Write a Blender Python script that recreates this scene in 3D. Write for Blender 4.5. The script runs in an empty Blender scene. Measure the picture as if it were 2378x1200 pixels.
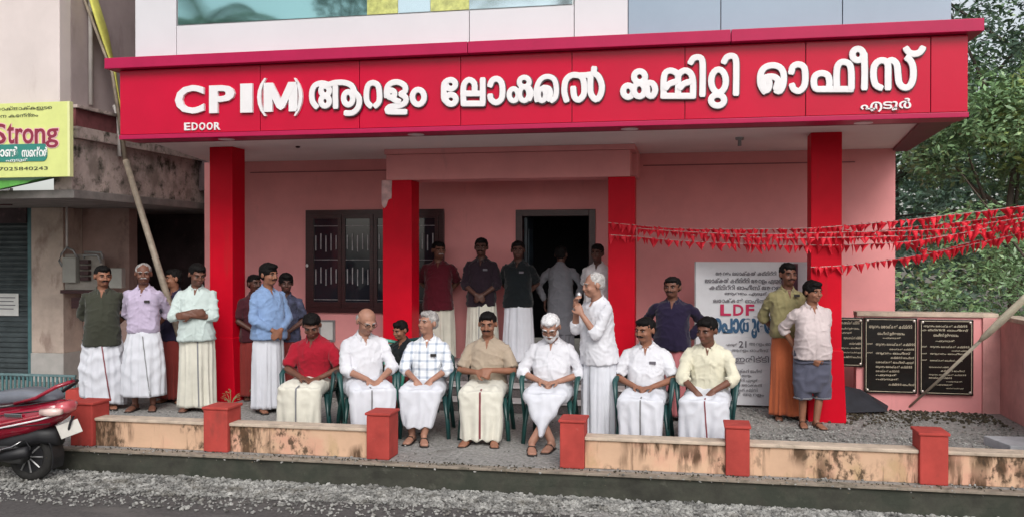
import bpy, bmesh, math, random
import numpy as np
from mathutils import Vector, Matrix, noise
from mathutils.bvhtree import BVHTree
random.seed(7)
RNG = np.random.default_rng(7)
PI = math.pi
R = math.radians
scene = bpy.context.scene
COL = scene.collection

# ------------------------------------------------------------------ camera, world, sun, exposure
YAW = R(11.05); FPX = 2100.0; UC = 1189.0; HOR = 585.0; H = 1.88     # photograph geometry (2378 x 1200)
cam_d = bpy.data.cameras.new('camera'); cam = bpy.data.objects.new('camera', cam_d); COL.objects.link(cam)
cam.location = (0, 0, H)
cam.rotation_euler = (PI/2 - math.atan(15/FPX), 0, YAW)
cam_d.sensor_width = 36; cam_d.lens = 36*FPX/2378; cam_d.clip_start = .1; cam_d.clip_end = 2000
scene.camera = cam

world = bpy.data.worlds.new('World'); scene.world = world; world.use_nodes = True
nt = world.node_tree; nt.nodes.clear()
wo = nt.nodes.new('ShaderNodeOutputWorld'); bg = nt.nodes.new('ShaderNodeBackground')
sky = nt.nodes.new('ShaderNodeTexSky'); sky.sky_type = 'NISHITA'; sky.sun_disc = False
SUN_EL, SUN_AZ = R(40), R(160)
sky.sun_elevation = SUN_EL; sky.sun_rotation = SUN_AZ; sky.dust_density = 3.0; sky.air_density = 1.2
hs = nt.nodes.new('ShaderNodeHueSaturation'); hs.inputs['Saturation'].default_value = .32
nt.links.new(sky.outputs[0], hs.inputs['Color']); nt.links.new(hs.outputs[0], bg.inputs[0]); nt.links.new(bg.outputs[0], wo.inputs[0])
bg.inputs[1].default_value = .13

sd = bpy.data.lights.new('sun', 'SUN'); sun = bpy.data.objects.new('sun', sd); COL.objects.link(sun)
sd.energy = 1.05; sd.angle = R(30); sd.color = (1, .97, .93)
sdir = Vector((math.sin(SUN_AZ)*math.cos(SUN_EL), math.cos(SUN_AZ)*math.cos(SUN_EL), math.sin(SUN_EL)))
sun.rotation_euler = sdir.to_track_quat('Z', 'Y').to_euler(); sun.location = (0, -10, 20)
scene.view_settings.view_transform = 'Standard'; scene.view_settings.look = 'None'
scene.view_settings.gamma = 1; scene.view_settings.use_curve_mapping = False
scene.view_settings.exposure = .50
scene.render.engine = 'CYCLES'
scene.cycles.max_bounces = 8; scene.cycles.diffuse_bounces = 4

# ------------------------------------------------------------------ photograph -> world helpers
cy, sy = math.cos(YAW), math.sin(YAW)
def ray(u, v):
    a = (u-UC)/FPX
    return Vector((cy*a - sy, sy*a + cy, (HOR-v)/FPX))
def onY(u, v, Y):                      # point of the vertical plane y = Y seen at pixel u, v
    d = ray(u, v); t = Y/d.y
    return Vector((d.x*t, Y, H + d.z*t))
def onZ(u, v, z=0.0):                  # point of the level plane z seen at pixel u, v
    d = ray(u, v); t = (z-H)/d.z
    return Vector((d.x*t, d.y*t, z))
def xat(u, Y): return onY(u, HOR, Y).x
def zat(u, v, Y): return onY(u, v, Y).z

# ------------------------------------------------------------------ materials
MATS = {}
def M(name, col, rough=.6, metal=0, var=.12, vs=5, bump=0, bs=40, streak=None, coat=0, stretch=(1,1,1), grad=None, spec=None, alpha=None, dist=.01, sheen=0):
    if name in MATS: return MATS[name]
    m = bpy.data.materials.new(name); m.use_nodes = True; n = m.node_tree.nodes; L = m.node_tree.links
    p = n['Principled BSDF']; p.inputs['Roughness'].default_value = rough; p.inputs['Metallic'].default_value = metal
    if coat: p.inputs['Coat Weight'].default_value = coat; p.inputs['Coat Roughness'].default_value = .08
    if sheen: p.inputs['Sheen Weight'].default_value = sheen
    if spec is not None: p.inputs['Specular IOR Level'].default_value = spec
    tc = n.new('ShaderNodeTexCoord'); mp = n.new('ShaderNodeMapping'); mp.inputs['Scale'].default_value = stretch
    L.new(tc.outputs['Object'], mp.inputs[0])
    c = (*col, 1)
    def tex(scale, detail=5, src=mp):
        t = n.new('ShaderNodeTexNoise'); t.inputs['Scale'].default_value = scale; t.inputs['Detail'].default_value = detail
        t.inputs['Roughness'].default_value = .62
        L.new(src.outputs[0], t.inputs['Vector']); return t
    def ramp(src, a, b, va=0, vb=1):
        r = n.new('ShaderNodeMapRange'); r.inputs[1].default_value = a; r.inputs[2].default_value = b
        r.inputs[3].default_value = va; r.inputs[4].default_value = vb; L.new(src, r.inputs[0]); return r.outputs[0]
    def mix(fac, a, b):
        x = n.new('ShaderNodeMix'); x.data_type = 'RGBA'
        if isinstance(fac, float): x.inputs[0].default_value = fac
        else: L.new(fac, x.inputs[0])
        for i, s in ((6, a), (7, b)):
            if isinstance(s, tuple): x.inputs[i].default_value = s
            else: L.new(s, x.inputs[i])
        return x.outputs[2]
    cur = c
    if var:
        t = tex(vs); lo = tuple(max(0, k*(1-var*1.6)) for k in col)+(1,); hi = tuple(min(1, k*(1+var)) for k in col)+(1,)
        cur = mix(ramp(t.outputs[0], .3, .7), lo, hi)
    if streak:                          # list of (colour, scale, stretch, threshold, strength)
        for (sc, ss, st, th, am, *mk) in streak:
            m2 = n.new('ShaderNodeMapping'); m2.inputs['Scale'].default_value = st; L.new(tc.outputs['Object'], m2.inputs[0])
            t = tex(ss, 7, m2)
            fac = ramp(t.outputs[0], th, th+.12, 0, am)
            if mk:                      # patches: the streaks only show where a slow noise is high
                t2 = tex(mk[0], 2); mm = n.new('ShaderNodeMath'); mm.operation = 'MULTIPLY'; L.new(fac, mm.inputs[0]); L.new(ramp(t2.outputs[0], mk[1], mk[1]+.08), mm.inputs[1]); fac = mm.outputs[0]
            cur = mix(fac, cur, (*sc, 1))
    if isinstance(cur, tuple): p.inputs['Base Color'].default_value = cur
    else: L.new(cur, p.inputs['Base Color'])
    if bump:
        t = tex(bs, 6); b = n.new('ShaderNodeBump'); b.inputs['Strength'].default_value = bump; b.inputs['Distance'].default_value = dist
        L.new(t.outputs[0], b.inputs['Height']); L.new(b.outputs[0], p.inputs['Normal'])
    MATS[name] = m
    return m

# ------------------------------------------------------------------ things and parts
def tag(o, label=None, cat=None, group=None, kind=None):
    if label: o['label'] = label
    if cat: o['category'] = cat
    if group: o['group'] = group
    if kind: o['kind'] = kind
    return o
def thing(name, loc, label, cat, group=None, rz=0):
    o = bpy.data.objects.new(name, None); COL.objects.link(o); o.location = loc; o.rotation_euler = (0, 0, rz)
    o.empty_display_size = .1
    return tag(o, label, cat, group)
def link(name, me, mat, parent=None, world_coords=True):
    o = bpy.data.objects.new(name, me); COL.objects.link(o)
    if mat is not None and not me.materials: me.materials.append(mat)
    if parent is not None:
        o.parent = parent
        if world_coords:
            m = Matrix.Translation(parent.location) @ Matrix.Rotation(parent.rotation_euler.z, 4, 'Z')
            if parent.parent is not None: m = Matrix.Identity(4)      # our parts have identity world transforms
            o.matrix_parent_inverse = m.inverted()
    return o

class MB:
    def __init__(s): s.v = []; s.f = []
    def add(s, vs, fs):
        k = len(s.v); s.v += [tuple(p) for p in vs]; s.f += [tuple(i+k for i in f) for f in fs]; return s
    def box(s, x0, x1, y0, y1, z0, z1, M=None):
        vs = [(x, y, z) for z in (z0, z1) for (x, y) in ((x0,y0),(x1,y0),(x1,y1),(x0,y1))]
        if M: vs = [M @ Vector(p) for p in vs]
        return s.add(vs, [(3,2,1,0),(4,5,6,7),(0,1,5,4),(1,2,6,5),(2,3,7,6),(3,0,4,7)])
    def prism(s, pts, d):               # closed polygon pts swept by vector d
        n = len(pts); d = Vector(d); vs = [Vector(p) for p in pts] + [Vector(p)+d for p in pts]
        return s.add(vs, [tuple(range(n-1,-1,-1)), tuple(range(n,2*n))] + [(i,(i+1)%n,n+(i+1)%n,n+i) for i in range(n)])
    def loft(s, rings, n=16, cap=True, power=2.0):   # rings: (centre, U, V)
        vs = []
        for (c, U, V) in rings:
            c = Vector(c); U = Vector(U); V = Vector(V)
            for k in range(n):
                a = 2*PI*k/n; ca, sa = math.cos(a), math.sin(a)
                if power != 2: ca = math.copysign(abs(ca)**(2/power), ca); sa = math.copysign(abs(sa)**(2/power), sa)
                vs.append(c + U*ca + V*sa)
        m = len(rings); fs = [(i*n+k, i*n+(k+1)%n, (i+1)*n+(k+1)%n, (i+1)*n+k) for i in range(m-1) for k in range(n)]
        if cap: fs += [tuple(range(n-1,-1,-1)), tuple(range((m-1)*n, m*n))]
        return s.add(vs, fs)
    def tube(s, pts, r, n=8, flat=1.0, up=(0,0,1)):
        pts = [Vector(p) for p in pts]; rings = []
        for i, p in enumerate(pts):
            d = (pts[min(i+1,len(pts)-1)] - pts[max(i-1,0)]).normalized()
            u = d.cross(Vector(up));
            if u.length < 1e-3: u = d.cross(Vector((0,1,0)))
            u.normalize(); w = u.cross(d).normalized()
            rr = r[i] if isinstance(r, (list, tuple)) else r
            rings.append((p, u*rr, w*rr*flat))
        return s.loft(rings, n)
    def cap(s, a, b, ra, rb, n=12, sx=1.0):   # tapered capsule
        a = Vector(a); b = Vector(b); d = b-a; l = d.length
        d = d/l if l > 1e-6 else Vector((0,0,1))
        u = d.cross(Vector((0,1,0)));
        if u.length < .1: u = d.cross(Vector((1,0,0)))
        u.normalize(); w = u.cross(d)
        rg = []
        for t in (85, 60, 30): q = R(t); rg.append((a-d*ra*math.sin(q), u*ra*math.cos(q)*sx, w*ra*math.cos(q)))
        for t in (0, .5, 1): rr = ra+(rb-ra)*t; rg.append((a+d*l*t, u*rr*sx, w*rr))
        for t in (30, 60, 85): q = R(t); rg.append((b+d*rb*math.sin(q), u*rb*math.cos(q)*sx, w*rb*math.cos(q)))
        return s.loft(rg, n)
    def ell(s, c, r, M=None, n=12):
        c = Vector(c); rg = []
        for t in (-86, -65, -42, -20, 0, 20, 42, 65, 86):
            q = R(t); rg.append((c+Vector((0,0,r[2]*math.sin(q))), Vector((r[0]*math.cos(q),0,0)), Vector((0,r[1]*math.cos(q),0))))
        if M: rg = [(M @ a, M.to_3x3() @ b, M.to_3x3() @ d) for a, b, d in rg]
        return s.loft(rg, n)
    def mesh(s, name, bevel=0, smooth=False, seg=2):
        me = bpy.data.meshes.new(name); me.from_pydata(s.v, [], s.f); me.update()
        if bevel:
            bm = bmesh.new(); bm.from_mesh(me); bmesh.ops.remove_doubles(bm, verts=bm.verts, dist=1e-5)
            bmesh.ops.recalc_face_normals(bm, faces=bm.faces)
            es = [e for e in bm.edges if len(e.link_faces) == 2 and e.calc_face_angle(0) > .5]
            bmesh.ops.bevel(bm, geom=es, offset=bevel, segments=seg, affect='EDGES', profile=.6, clamp_overlap=True)
            bm.to_mesh(me); bm.free()
        if smooth: me.shade_smooth()
        return me
    def build(s, name, mat, parent=None, bevel=0, smooth=False, local=False, seg=2):
        return link(name, s.mesh(name, bevel, smooth, seg), mat, parent, not local)
def box(name, mat, parent, x0, x1, y0, y1, z0, z1, bevel=.006):
    return MB().box(x0, x1, y0, y1, z0, z1).build(name, mat, parent, bevel)

# text to mesh, fitted into a rectangle on a plane y = const (or any frame)
_tc = {}
def text_mesh(s, offset=0.0, extrude=.02, key=None):
    k = (s, offset, extrude)
    if k in _tc: return _tc[k]
    cu = bpy.data.curves.new('t', 'FONT'); cu.body = s; cu.extrude = extrude; cu.offset = offset; cu.resolution_u = 3
    ob = bpy.data.objects.new('t', cu); COL.objects.link(ob)
    bpy.context.view_layer.update()
    me = bpy.data.meshes.new_from_object(ob.evaluated_get(bpy.context.evaluated_depsgraph_get()))
    COL.objects.unlink(ob); bpy.data.objects.remove(ob)
    n = len(me.vertices); co = np.empty(n*3); me.vertices.foreach_get('co', co); co = co.reshape(-1, 3)
    fs = [tuple(p.vertices) for p in me.polygons]
    _tc[k] = (co, fs); return _tc[k]
def put_text(s, x0, x1, z0, z1, y, name, mat, parent, offset=0.0, depth=.02, M=None):
    co, fs = text_mesh(s, offset, 1.0)
    if len(co) == 0: return None
    lo, hi = co.min(0), co.max(0)
    c = (co-lo)/np.maximum(hi-lo, 1e-6)
    P = np.stack([x0+(x1-x0)*c[:,0], y-depth*c[:,2], z0+(z1-z0)*c[:,1]], 1)
    vs = [Vector(p) for p in P]
    if M: vs = [M @ p for p in vs]
    mb = MB(); mb.add(vs, fs); return mb.build(name, mat, parent)
# ------------------------------------------------------------------ materials used by the setting
mRedPanel = M('red_panel', (.52,.0008,.032), .20, var=.06, vs=1.2, spec=.24)
mRedPaint = M('red_paint', (.56,.0015,.016), .5, var=.08, vs=2, bump=.1, bs=30, spec=.14, streak=[((.36,.02,.02), 2.4, (3,3,.3), .6, .5)])
mRedDark = M('red_panel_trim', (.42,.010,.070), .4, var=.05, spec=.25)
mPink = M('pink_wall', (.76,.31,.31), .8, var=.07, vs=1.3, bump=.12, bs=60, streak=[((.42,.2,.2), 2.2, (2.5,2.5,.5), .62, .35)])
mPinkOld = M('pink_weathered', (.62,.31,.29), .85, var=.14, vs=2.5, bump=.2, bs=50, streak=[((.22,.13,.12), 5, (3,3,.5), .6, .55), ((.35,.2,.17), 14, (1,1,.6), .6, .4)])
mSoffit = M('soffit', (.80,.73,.72), .8, var=.05, vs=1)
mWhiteP = M('white_panel', (.64,.63,.66), .35, var=.03, vs=1, coat=.1)
mBlueP = M('blue_grey_panel', (.27,.35,.44), .25, var=.04, vs=1, coat=.3)
mJoint = M('joint', (.16,.14,.15), .7, var=0)
mJointR = M('joint_red', (.30,.004,.03), .5, var=0)
mGlassT = M('teal_mirror_glass', (.30,.52,.52), .04, metal=.92, var=.03, vs=.7)
mPaneYG = M('yellow_green_pane', (.52,.55,.16), .25, var=.25, vs=14, coat=.8)  # yellow-green tone mottled on the glossy pane itself
mGlassP = M('pale_glass', (.50,.62,.66), .06, metal=.75, var=.03)
mWood = M('dark_wood', (.045,.012,.014), .35, var=.3, vs=8, stretch=(1,1,8), bump=.1, bs=30)
mGlassD = M('dark_glass', (.02,.022,.03), .06, var=0, spec=.8)
mGrill = M('grill_paint', (.45,.44,.46), .5, var=.2, vs=20)
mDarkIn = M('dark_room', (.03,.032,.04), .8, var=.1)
mTileDark = M('step_granite', (.10,.085,.085), .35, var=.4, vs=60, bump=.05)
mTileEdge = M('step_edge', (.45,.42,.42), .45, var=.15, vs=30)
mLetter = M('white_letter', (.76,.74,.75), .35, var=.03, vs=8)
mLetterSide = mLetter
mMoss = M('mossy_concrete', (.055,.055,.042), .9, var=.35, vs=3, bump=.4, bs=25, streak=[((.03,.035,.025), 3, (1,1,.8), .47, .9), ((.15,.15,.12), 9, (1,1,1), .62, .4)])
mCream = M('cream_stained_wall', (.60,.39,.26), .85, var=.08, vs=2, bump=.25, bs=40,
   streak=[((.62,.30,.22), 1.6, (1,1,1.2), .52, .6), ((.42,.30,.15), 5, (1,1,.6), .50, .6, 1.1, .48), ((.07,.035,.015), 6, (1.8,1.5,.35), .45, .95, 1.3, .48),
   ((.05,.03,.015), 15, (1.3,1.3,.8), .48, .9, 1.9, .49), ((.10,.055,.03), 8, (1.8,1.2,.12), .60, .8)])
mCreamTop = M('cream_cap', (.52,.42,.33), .85, var=.2, vs=6, bump=.2, bs=50, streak=[((.2,.17,.13), 9, (1,1,1), .6, .6)])
mBrick = M('brick_red_paint', (.40,.055,.045), .8, var=.16, vs=4, bump=.2, bs=40, spec=.25, streak=[((.2,.05,.04), 7, (1,1,.4), .58, .55), ((.5,.2,.16), 11, (1,1,1), .64, .5)])
mYard = M('yard_gravel', (.30,.29,.275), .95, var=.3, vs=26, bump=.7, bs=90, dist=.02, streak=[((.12,.11,.095), 1.6, (1,1,1), .58, .5), ((.36,.33,.27), 3.5, (1,1,1), .6, .5)])
mRoad = M('asphalt', (.082,.075,.073), .9, var=.25, vs=35, bump=.4, bs=140, streak=[((.14,.13,.12), 1.8, (.5,1.5,1), .55, .5)])
mEarth = M('earth', (.16,.14,.11), .95, var=.3, vs=8, bump=.5, bs=30)
mStone = M('crushed_stone', (.29,.285,.268), .85, var=.55, vs=11, bump=.3, bs=60, streak=[((.12,.11,.09), 4, (1,1,1), .54, .7), ((.50,.50,.49), 19, (1,1,1), .61, .7)])
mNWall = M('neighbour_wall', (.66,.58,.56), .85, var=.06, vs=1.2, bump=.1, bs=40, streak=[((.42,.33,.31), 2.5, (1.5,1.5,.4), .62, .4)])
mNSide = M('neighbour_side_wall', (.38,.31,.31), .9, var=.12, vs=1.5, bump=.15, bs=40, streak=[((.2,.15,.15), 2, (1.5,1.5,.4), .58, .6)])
mNDirty = M('mouldy_slab', (.50,.41,.38), .95, var=.2, vs=4, bump=.4, bs=30, streak=[((.17,.14,.12), 2.2, (1,1,1), .5, .7), ((.03,.03,.02), 4, (1,1,1.1), .53, .95), ((.16,.16,.12), 17, (1,1,1), .56, .8)])
mNPink = M('neighbour_pink_brown', (.36,.24,.21), .9, var=.2, vs=2, bump=.2, bs=40, streak=[((.15,.09,.08), 3, (1,1,.7), .56, .7)])
mNPillar = M('neighbour_pillar', (.50,.40,.34), .9, var=.15, vs=3, bump=.2, bs=40, streak=[((.25,.17,.14), 4, (1,1,.5), .56, .7)])
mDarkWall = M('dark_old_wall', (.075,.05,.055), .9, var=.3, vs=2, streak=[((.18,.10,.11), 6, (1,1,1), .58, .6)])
mShutter = M('shutter_paint', (.060,.075,.080), .55, var=.25, vs=5)
mTeal = M('teal_metal', (.07,.16,.17), .5, var=.2)
mYellow = M('yellow_board', (.66,.71,.25), .45, var=.05)
mYellowC = M('yellow_cloth', (.60,.58,.12), .8, var=.15, vs=8)
mMaroonT = M('maroon_print', (.25,.02,.05), .5, var=0)
mPinkT = M('pink_print', (.75,.45,.48), .5, var=0)
mTealT = M('teal_print', (.03,.22,.18), .5, var=0)
mDarkT = M('dark_print', (.05,.06,.04), .5, var=0)
mWhiteT = M('white_print', (.8,.82,.8), .5, var=0)
mBamboo = M('bamboo', (.27,.22,.17), .6, var=.25, vs=12)
mCreamPole = M('cream_sleeve', (.72,.68,.52), .7, var=.15, vs=10)
mMetal = M('grey_metal', (.35,.35,.35), .45, metal=.6, var=.15)
mPVC = M('pvc_pipe', (.55,.52,.50), .4, var=.1)
mPaper = M('paper', (.62,.62,.60), .7, var=.08)
mGranite = M('black_granite', (.012,.011,.010), .14, var=.3, vs=60, spec=.6)
mGold = M('engraved_gold', (.52,.46,.34), .5, var=.2, vs=25)
mCap = M('stud_cap', (.6,.55,.5), .3, metal=.7, var=0)
mBanner = M('banner_vinyl', (.66,.66,.69), .45, var=.06, vs=2.5, bump=.15, bs=4, dist=.03)
mPrintG = M('grey_print', (.12,.11,.13), .6, var=0)
mPrintM = M('magenta_print', (.50,.01,.08), .5, var=0)
mPrintB = M('blue_print', (.03,.10,.20), .5, var=0)
mTarp = M('dark_sheet', (.018,.020,.028), .7, var=.3, vs=6, bump=.3, bs=12)

GSET = 'structure'
# ------------------------------------------------------------------ ground
YF = 7.8      # front face of the low wall posts
ground = MB().add([(-400,-400,-.262),(400,-400,-.262),(400,700,-.262),(-400,700,-.262)], [(0,1,2,3)]).build('ground', mEarth); tag(ground, kind=GSET)
# road: follows the verge edge
road = MB().add([(-60,-3,-.238),(60,-3,-.238),(60,8.9,-.238),(3.0,7.47,-.238),(-.9,7.36,-.238),(-3.4,7.22,-.238),(-7.5,7.02,-.238),(-60,6.0,-.238)], [tuple(range(8))]).build('road', mRoad); tag(road, kind=GSET)
# yard with its retaining face
yx0, yx1 = -60.0, 60.0
yd = MB(); NX, NY = 120, 40
xs = np.linspace(-14, 9, NX); ys = np.linspace(7.74, 16, NY)
vs = [(x, y, (.012*noise.noise(Vector((x*1.3, y*1.3, 0)))+.006*noise.noise(Vector((x*5, y*5, 3))) if y > 7.9 else 0)) for y in ys for x in xs]
fs = [(j*NX+i, j*NX+i+1, (j+1)*NX+i+1, (j+1)*NX+i) for j in range(NY-1) for i in range(NX-1)]
yd.add(vs, fs); o = yd.build('yard_ground', mYard, smooth=True); tag(o, kind=GSET)
o = box('kerb_lip', M('kerb_dirty', (.30,.25,.20), .9, var=.3, vs=5, bump=.4, bs=30, streak=[((.08,.07,.05), 5, (1,1,1), .50, .8)]), None, -14, 9, 7.67, 7.77, -.022, .002, .006); tag(o, kind=GSET)
rt = MB(); n = 150
xs = np.linspace(-14, 9, n)
vs = []
for z in (-.022, -.07, -.14, -.26):
    for x in xs: vs.append((x, 7.70 + (.012*noise.noise(Vector((x*3, z*9, 1))) if z < -.05 else 0), z))
rt.add(vs, [(j*n+i+n, j*n+i+1+n, j*n+i+1, j*n+i) for j in range(3) for i in range(n-1)])
o = rt.build('retaining_face', mMoss); tag(o, kind=GSET)
# verge bed under the loose stones
vs = []
def vz(y, x=0): return -.236 + .012*max(0, min(1, (y-7.25)/.45)) + .012*noise.noise(Vector((x*2, y*4, 0)))
ysv = np.linspace(6.9, 7.72, 10); xs = np.linspace(-14, 9, 200)
for y in ysv:
    for x in xs: vs.append((x, y, vz(y, x) if y > 7.2 else -.245))
o = MB().add(vs, [(j*200+i, j*200+i+1, (j+1)*200+i+1, (j+1)*200+i) for j in range(9) for i in range(199)]).build('verge', mYard, smooth=True); tag(o, kind=GSET)

def stones(name, N, xr, edge, y1, size, zf, label, mat):
    # icosahedra, squashed and turned
    t = (1+5**.5)/2
    base = np.array([(-1,t,0),(1,t,0),(-1,-t,0),(1,-t,0),(0,-1,t),(0,1,t),(0,-1,-t),(0,1,-t),(t,0,-1),(t,0,1),(-t,0,-1),(-t,0,1)])/1.9
    F = np.array([(0,11,5),(0,5,1),(0,1,7),(0,7,10),(0,10,11),(1,5,9),(5,11,4),(11,10,2),(10,7,6),(7,1,8),(3,9,4),(3,4,2),(3,2,6),(3,6,8),(3,8,9),(4,9,5),(2,4,11),(6,2,10),(8,6,7),(9,8,1)])
    V = []; FF = []; k = 0
    for i in range(N):
        x = random.uniform(*xr); e = edge(x); y = e + (y1-e)*random.random()**.9
        if random.random() < .17: y = e - random.random()**2*.45
        s = random.uniform(*size) * (1.5 if random.random() < .06 else 1)
        sc = np.array([random.uniform(.7,1.4), random.uniform(.6,1.1), random.uniform(.45,.8)])*s
        a = random.random()*6.28; b = random.random()*.9
        Rm = np.array(Matrix.Rotation(a,3,'Z') @ Matrix.Rotation(b,3,'X'))
        P = (base*(1+RNG.uniform(-.22,.22,(12,1))))*sc
        P = P @ Rm.T + np.array([x, y, zf(x, y)+s*.3+random.random()*s*.5])
        V.append(P); FF.append(F+k); k += 12
    V = np.concatenate(V); FF = np.concatenate(FF)
    me = bpy.data.meshes.new(name); me.from_pydata(V.tolist(), [], FF.tolist()); me.update()
    o = link(name, me, mat); return tag(o, label, 'gravel', kind='stuff')
def verge_edge(x): return float(np.interp(x, [-14,-7.5,-3.4,-.9,3,9], [6.85,7.02,7.22,7.36,7.47,7.65]))
stones('gravel', 21000, (-8.3, 4.2), verge_edge, 7.70, (.005,.019), lambda x, y: vz(y, x) if y > 7.2 else -.236, 'loose grey crushed stone along the road edge', mStone)
stones('yard_stones', 3500, (-7, 4.2), lambda x: 7.95, 11.2, (.004,.012), lambda x, y: .0, 'small loose grey stones on the yard', mStone)

stones('yard_gravel_heap', 5000, (.6, 3.4), lambda x: 8.15+.25*abs(math.sin(x*3)), 11.3, (.005,.015), lambda x, y: .004*math.sin(x*5)*math.sin(y*4)-.002, 'finer loose gravel strewn over the right half of the yard', mStone)
stones('debris', 700, (1.3, 3.4), lambda x: 10.9-.25*abs(math.sin(x*2.3)), 11.36, (.008,.022), lambda x, y: .004, 'dark leaf litter along the foot of the pink wall', M('litter', (.06,.05,.03), .9, var=.5, vs=20))
stones('debris', 500, (-7, 3), lambda x: 7.72, 7.80, (.004,.010), lambda x, y: .002, 'dark dirt along the kerb', MATS['litter'])

# ------------------------------------------------------------------ low boundary wall: posts and stained rails
lw = thing('boundary_wall', (-2, 7.9, 0), 'low cream stained wall with brick red posts along the yard edge', 'low wall')
posts = [(162,213),(471,527),(850,903),(1300,1357),(1686,1742),(2138,2205)]
PX = [(xat(a, YF), xat(b, YF)) for a, b in posts]
for (a, b) in PX:
    p = box('post', mBrick, lw, a, b, YF, YF+.27, .0, .40, .012)
    box('post_cap', mBrick, p, a-.012, b+.012, YF-.012, YF+.282, .40, .425, .008)
def rail(x0, x1):
    o = box('rail', mCream, lw, x0, x1, YF+.05, YF+.19, .0, .245, .006)
    box('rail_cap', mCreamTop, o, x0, x1, YF+.03, YF+.21, .245, .275, .008)
for i, j in ((0,1),(1,2),(3,4),(4,5)): rail(PX[i][1], PX[j][0])
rail(PX[5][1], 6.5)
# far red post at the yard's left side
o = box('brick_red_post', mBrick, None, xat(150,9.7), xat(196,9.7), 9.7, 9.95, 0, zat(170,905,9.7), .012)
tag(o, 'short brick red post behind the parked scooter', 'post')

# ------------------------------------------------------------------ office building
ob = thing('office_building', (-2, 10.5, 0), 'two storey party office with red fascia, red columns and pink walls', 'building')
YB = 12.28; YC = 10.47; YI = 11.15; YS = 9.22; ZS = 3.2; ZV = .40
xl, xr_ = -7.04, 2.59
dx0, dx1, dz1 = xat(1198,YB), xat(1383,YB), zat(1290,487,YB)
wx0, wx1 = xat(713,YB), xat(1032,YB); wz0, wz1 = zat(800,725,YB), zat(800,488,YB)
# back wall pieces around door
w = MB(); w.box(xl, dx0, YB, YB+.2, 0, ZS); w.box(dx1, xr_, YB, YB+.2, 0, ZS); w.box(dx0, dx1, YB, YB+.2, dz1, ZS)
w.build('wall', mPink, ob)
box('side_wall', mPink, ob, xr_-.2, xr_-.001, YB+.2, 18, 0, ZS, 0)
box('side_wall', mPink, ob, xl, xl+.2, YB+.2, 18, 0, ZS, 0)
o = box('groove', M('groove_shadowline', (.33,.12,.13), .8, var=0), ob, -6.3, -3.85, YB-.012, YB-.002, 3.03, 3.045, 0)
o = box('groove', MATS['groove_shadowline'], ob, -.6, 2.1, YB-.012, YB-.002, 3.03, 3.045, 0)
# dark room behind the door
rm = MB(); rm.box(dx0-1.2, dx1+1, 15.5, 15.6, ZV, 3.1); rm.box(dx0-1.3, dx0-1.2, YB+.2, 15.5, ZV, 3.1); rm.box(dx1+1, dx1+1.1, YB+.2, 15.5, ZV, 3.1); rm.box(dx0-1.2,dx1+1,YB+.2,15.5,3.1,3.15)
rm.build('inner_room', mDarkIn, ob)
for a, b, c, d in ((dx0, dx0+.09, ZV, dz1), (dx1-.09, dx1, ZV, dz1)):
    box('door_frame', mWood, ob, a, b, YB-.02, YB+.12, c, d, .005)
box('door_frame', mWood, ob, dx0+.09, dx1-.09, YB-.02, YB+.12, dz1-.09, dz1, .005)
df = box('door', M('door_leaf', (.035,.05,.065), .4, var=.2), ob, dx0+.1, dx0+.14, YB+.1, YB+.62, ZV+.01, dz1-.1, .004)
box('door_panel', M('door_leaf_panel', (.05,.075,.1), .3, var=.2), df, dx0+.14, dx0+.15, YB+.2, YB+.54, 1.5, 2.2, .004)
# window: frame, four sashes, panes, grill bars
wf = MB(); fw = .07
wf.box(wx0, wx1, YB-.05, YB-.001, wz0, wz0+fw); wf.box(wx0, wx1, YB-.05, YB-.001, wz1-fw, wz1)
wf.box(wx0, wx0+fw, YB-.05, YB-.001, wz0+fw, wz1-fw); wf.box(wx1-fw, wx1, YB-.05, YB-.001, wz0+fw, wz1-fw)
win = wf.build('window', mWood, ob, .004)
sw = (wx1-wx0-2*fw)/4
for k in range(4):
    a = wx0+fw+k*sw; b = a+sw; fr = .055
    s = MB(); s.box(a+.004,b-.004,YB-.06,YB-.02,wz0+fw,wz0+fw+fr*1.5); s.box(a+.004,b-.004,YB-.06,YB-.02,wz1-fw-fr,wz1-fw)
    s.box(a+.004,a+fr,YB-.06,YB-.02,wz0+fw+fr*1.5,wz1-fw-fr); s.box(b-fr,b-.004,YB-.06,YB-.02,wz0+fw+fr*1.5,wz1-fw-fr)
    s.build('sash', mWood, win, .003)
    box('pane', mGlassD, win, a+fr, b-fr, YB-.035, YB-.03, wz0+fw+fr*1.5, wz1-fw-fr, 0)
    g = MB()
    for zz0, zz1 in ((1.90,2.13),(1.42,1.65)):
        for q in range(5):
            x = a+fr+.03+q*(sw-2*fr-.06)/4
            g.box(x-.006, x+.006, YB-.048, YB-.038, zz0+.02*math.sin(q*2.1+k), zz1-.015*math.cos(q*3+k))
    for z in (1.2, 1.77, 2.25): g.box(a+fr, b-fr, YB-.046, YB-.039, z-.003, z+.003)
    gb = g.build('grill', mGrill, win)
# small latch on the window's left jamb
MB().ell((wx0+.03, YB-.07, zat(718,616,YB)), (.02,.015,.025)).build('latch', mLetter, ob, smooth=True)
# vent box under the window
vx0, vx1 = xat(742,YB), xat(779,YB); vz0, vz1 = zat(760,792,YB), zat(760,742,YB)
vb = box('vent', mMetal, ob, vx0, vx1, YB-.03, YB-.001, vz0, vz1, .004)
box('vent_plate', mPaper, vb, vx0+.03, vx1-.03, YB-.036, YB-.03, vz0+.03, vz1-.03, .002)
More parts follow.
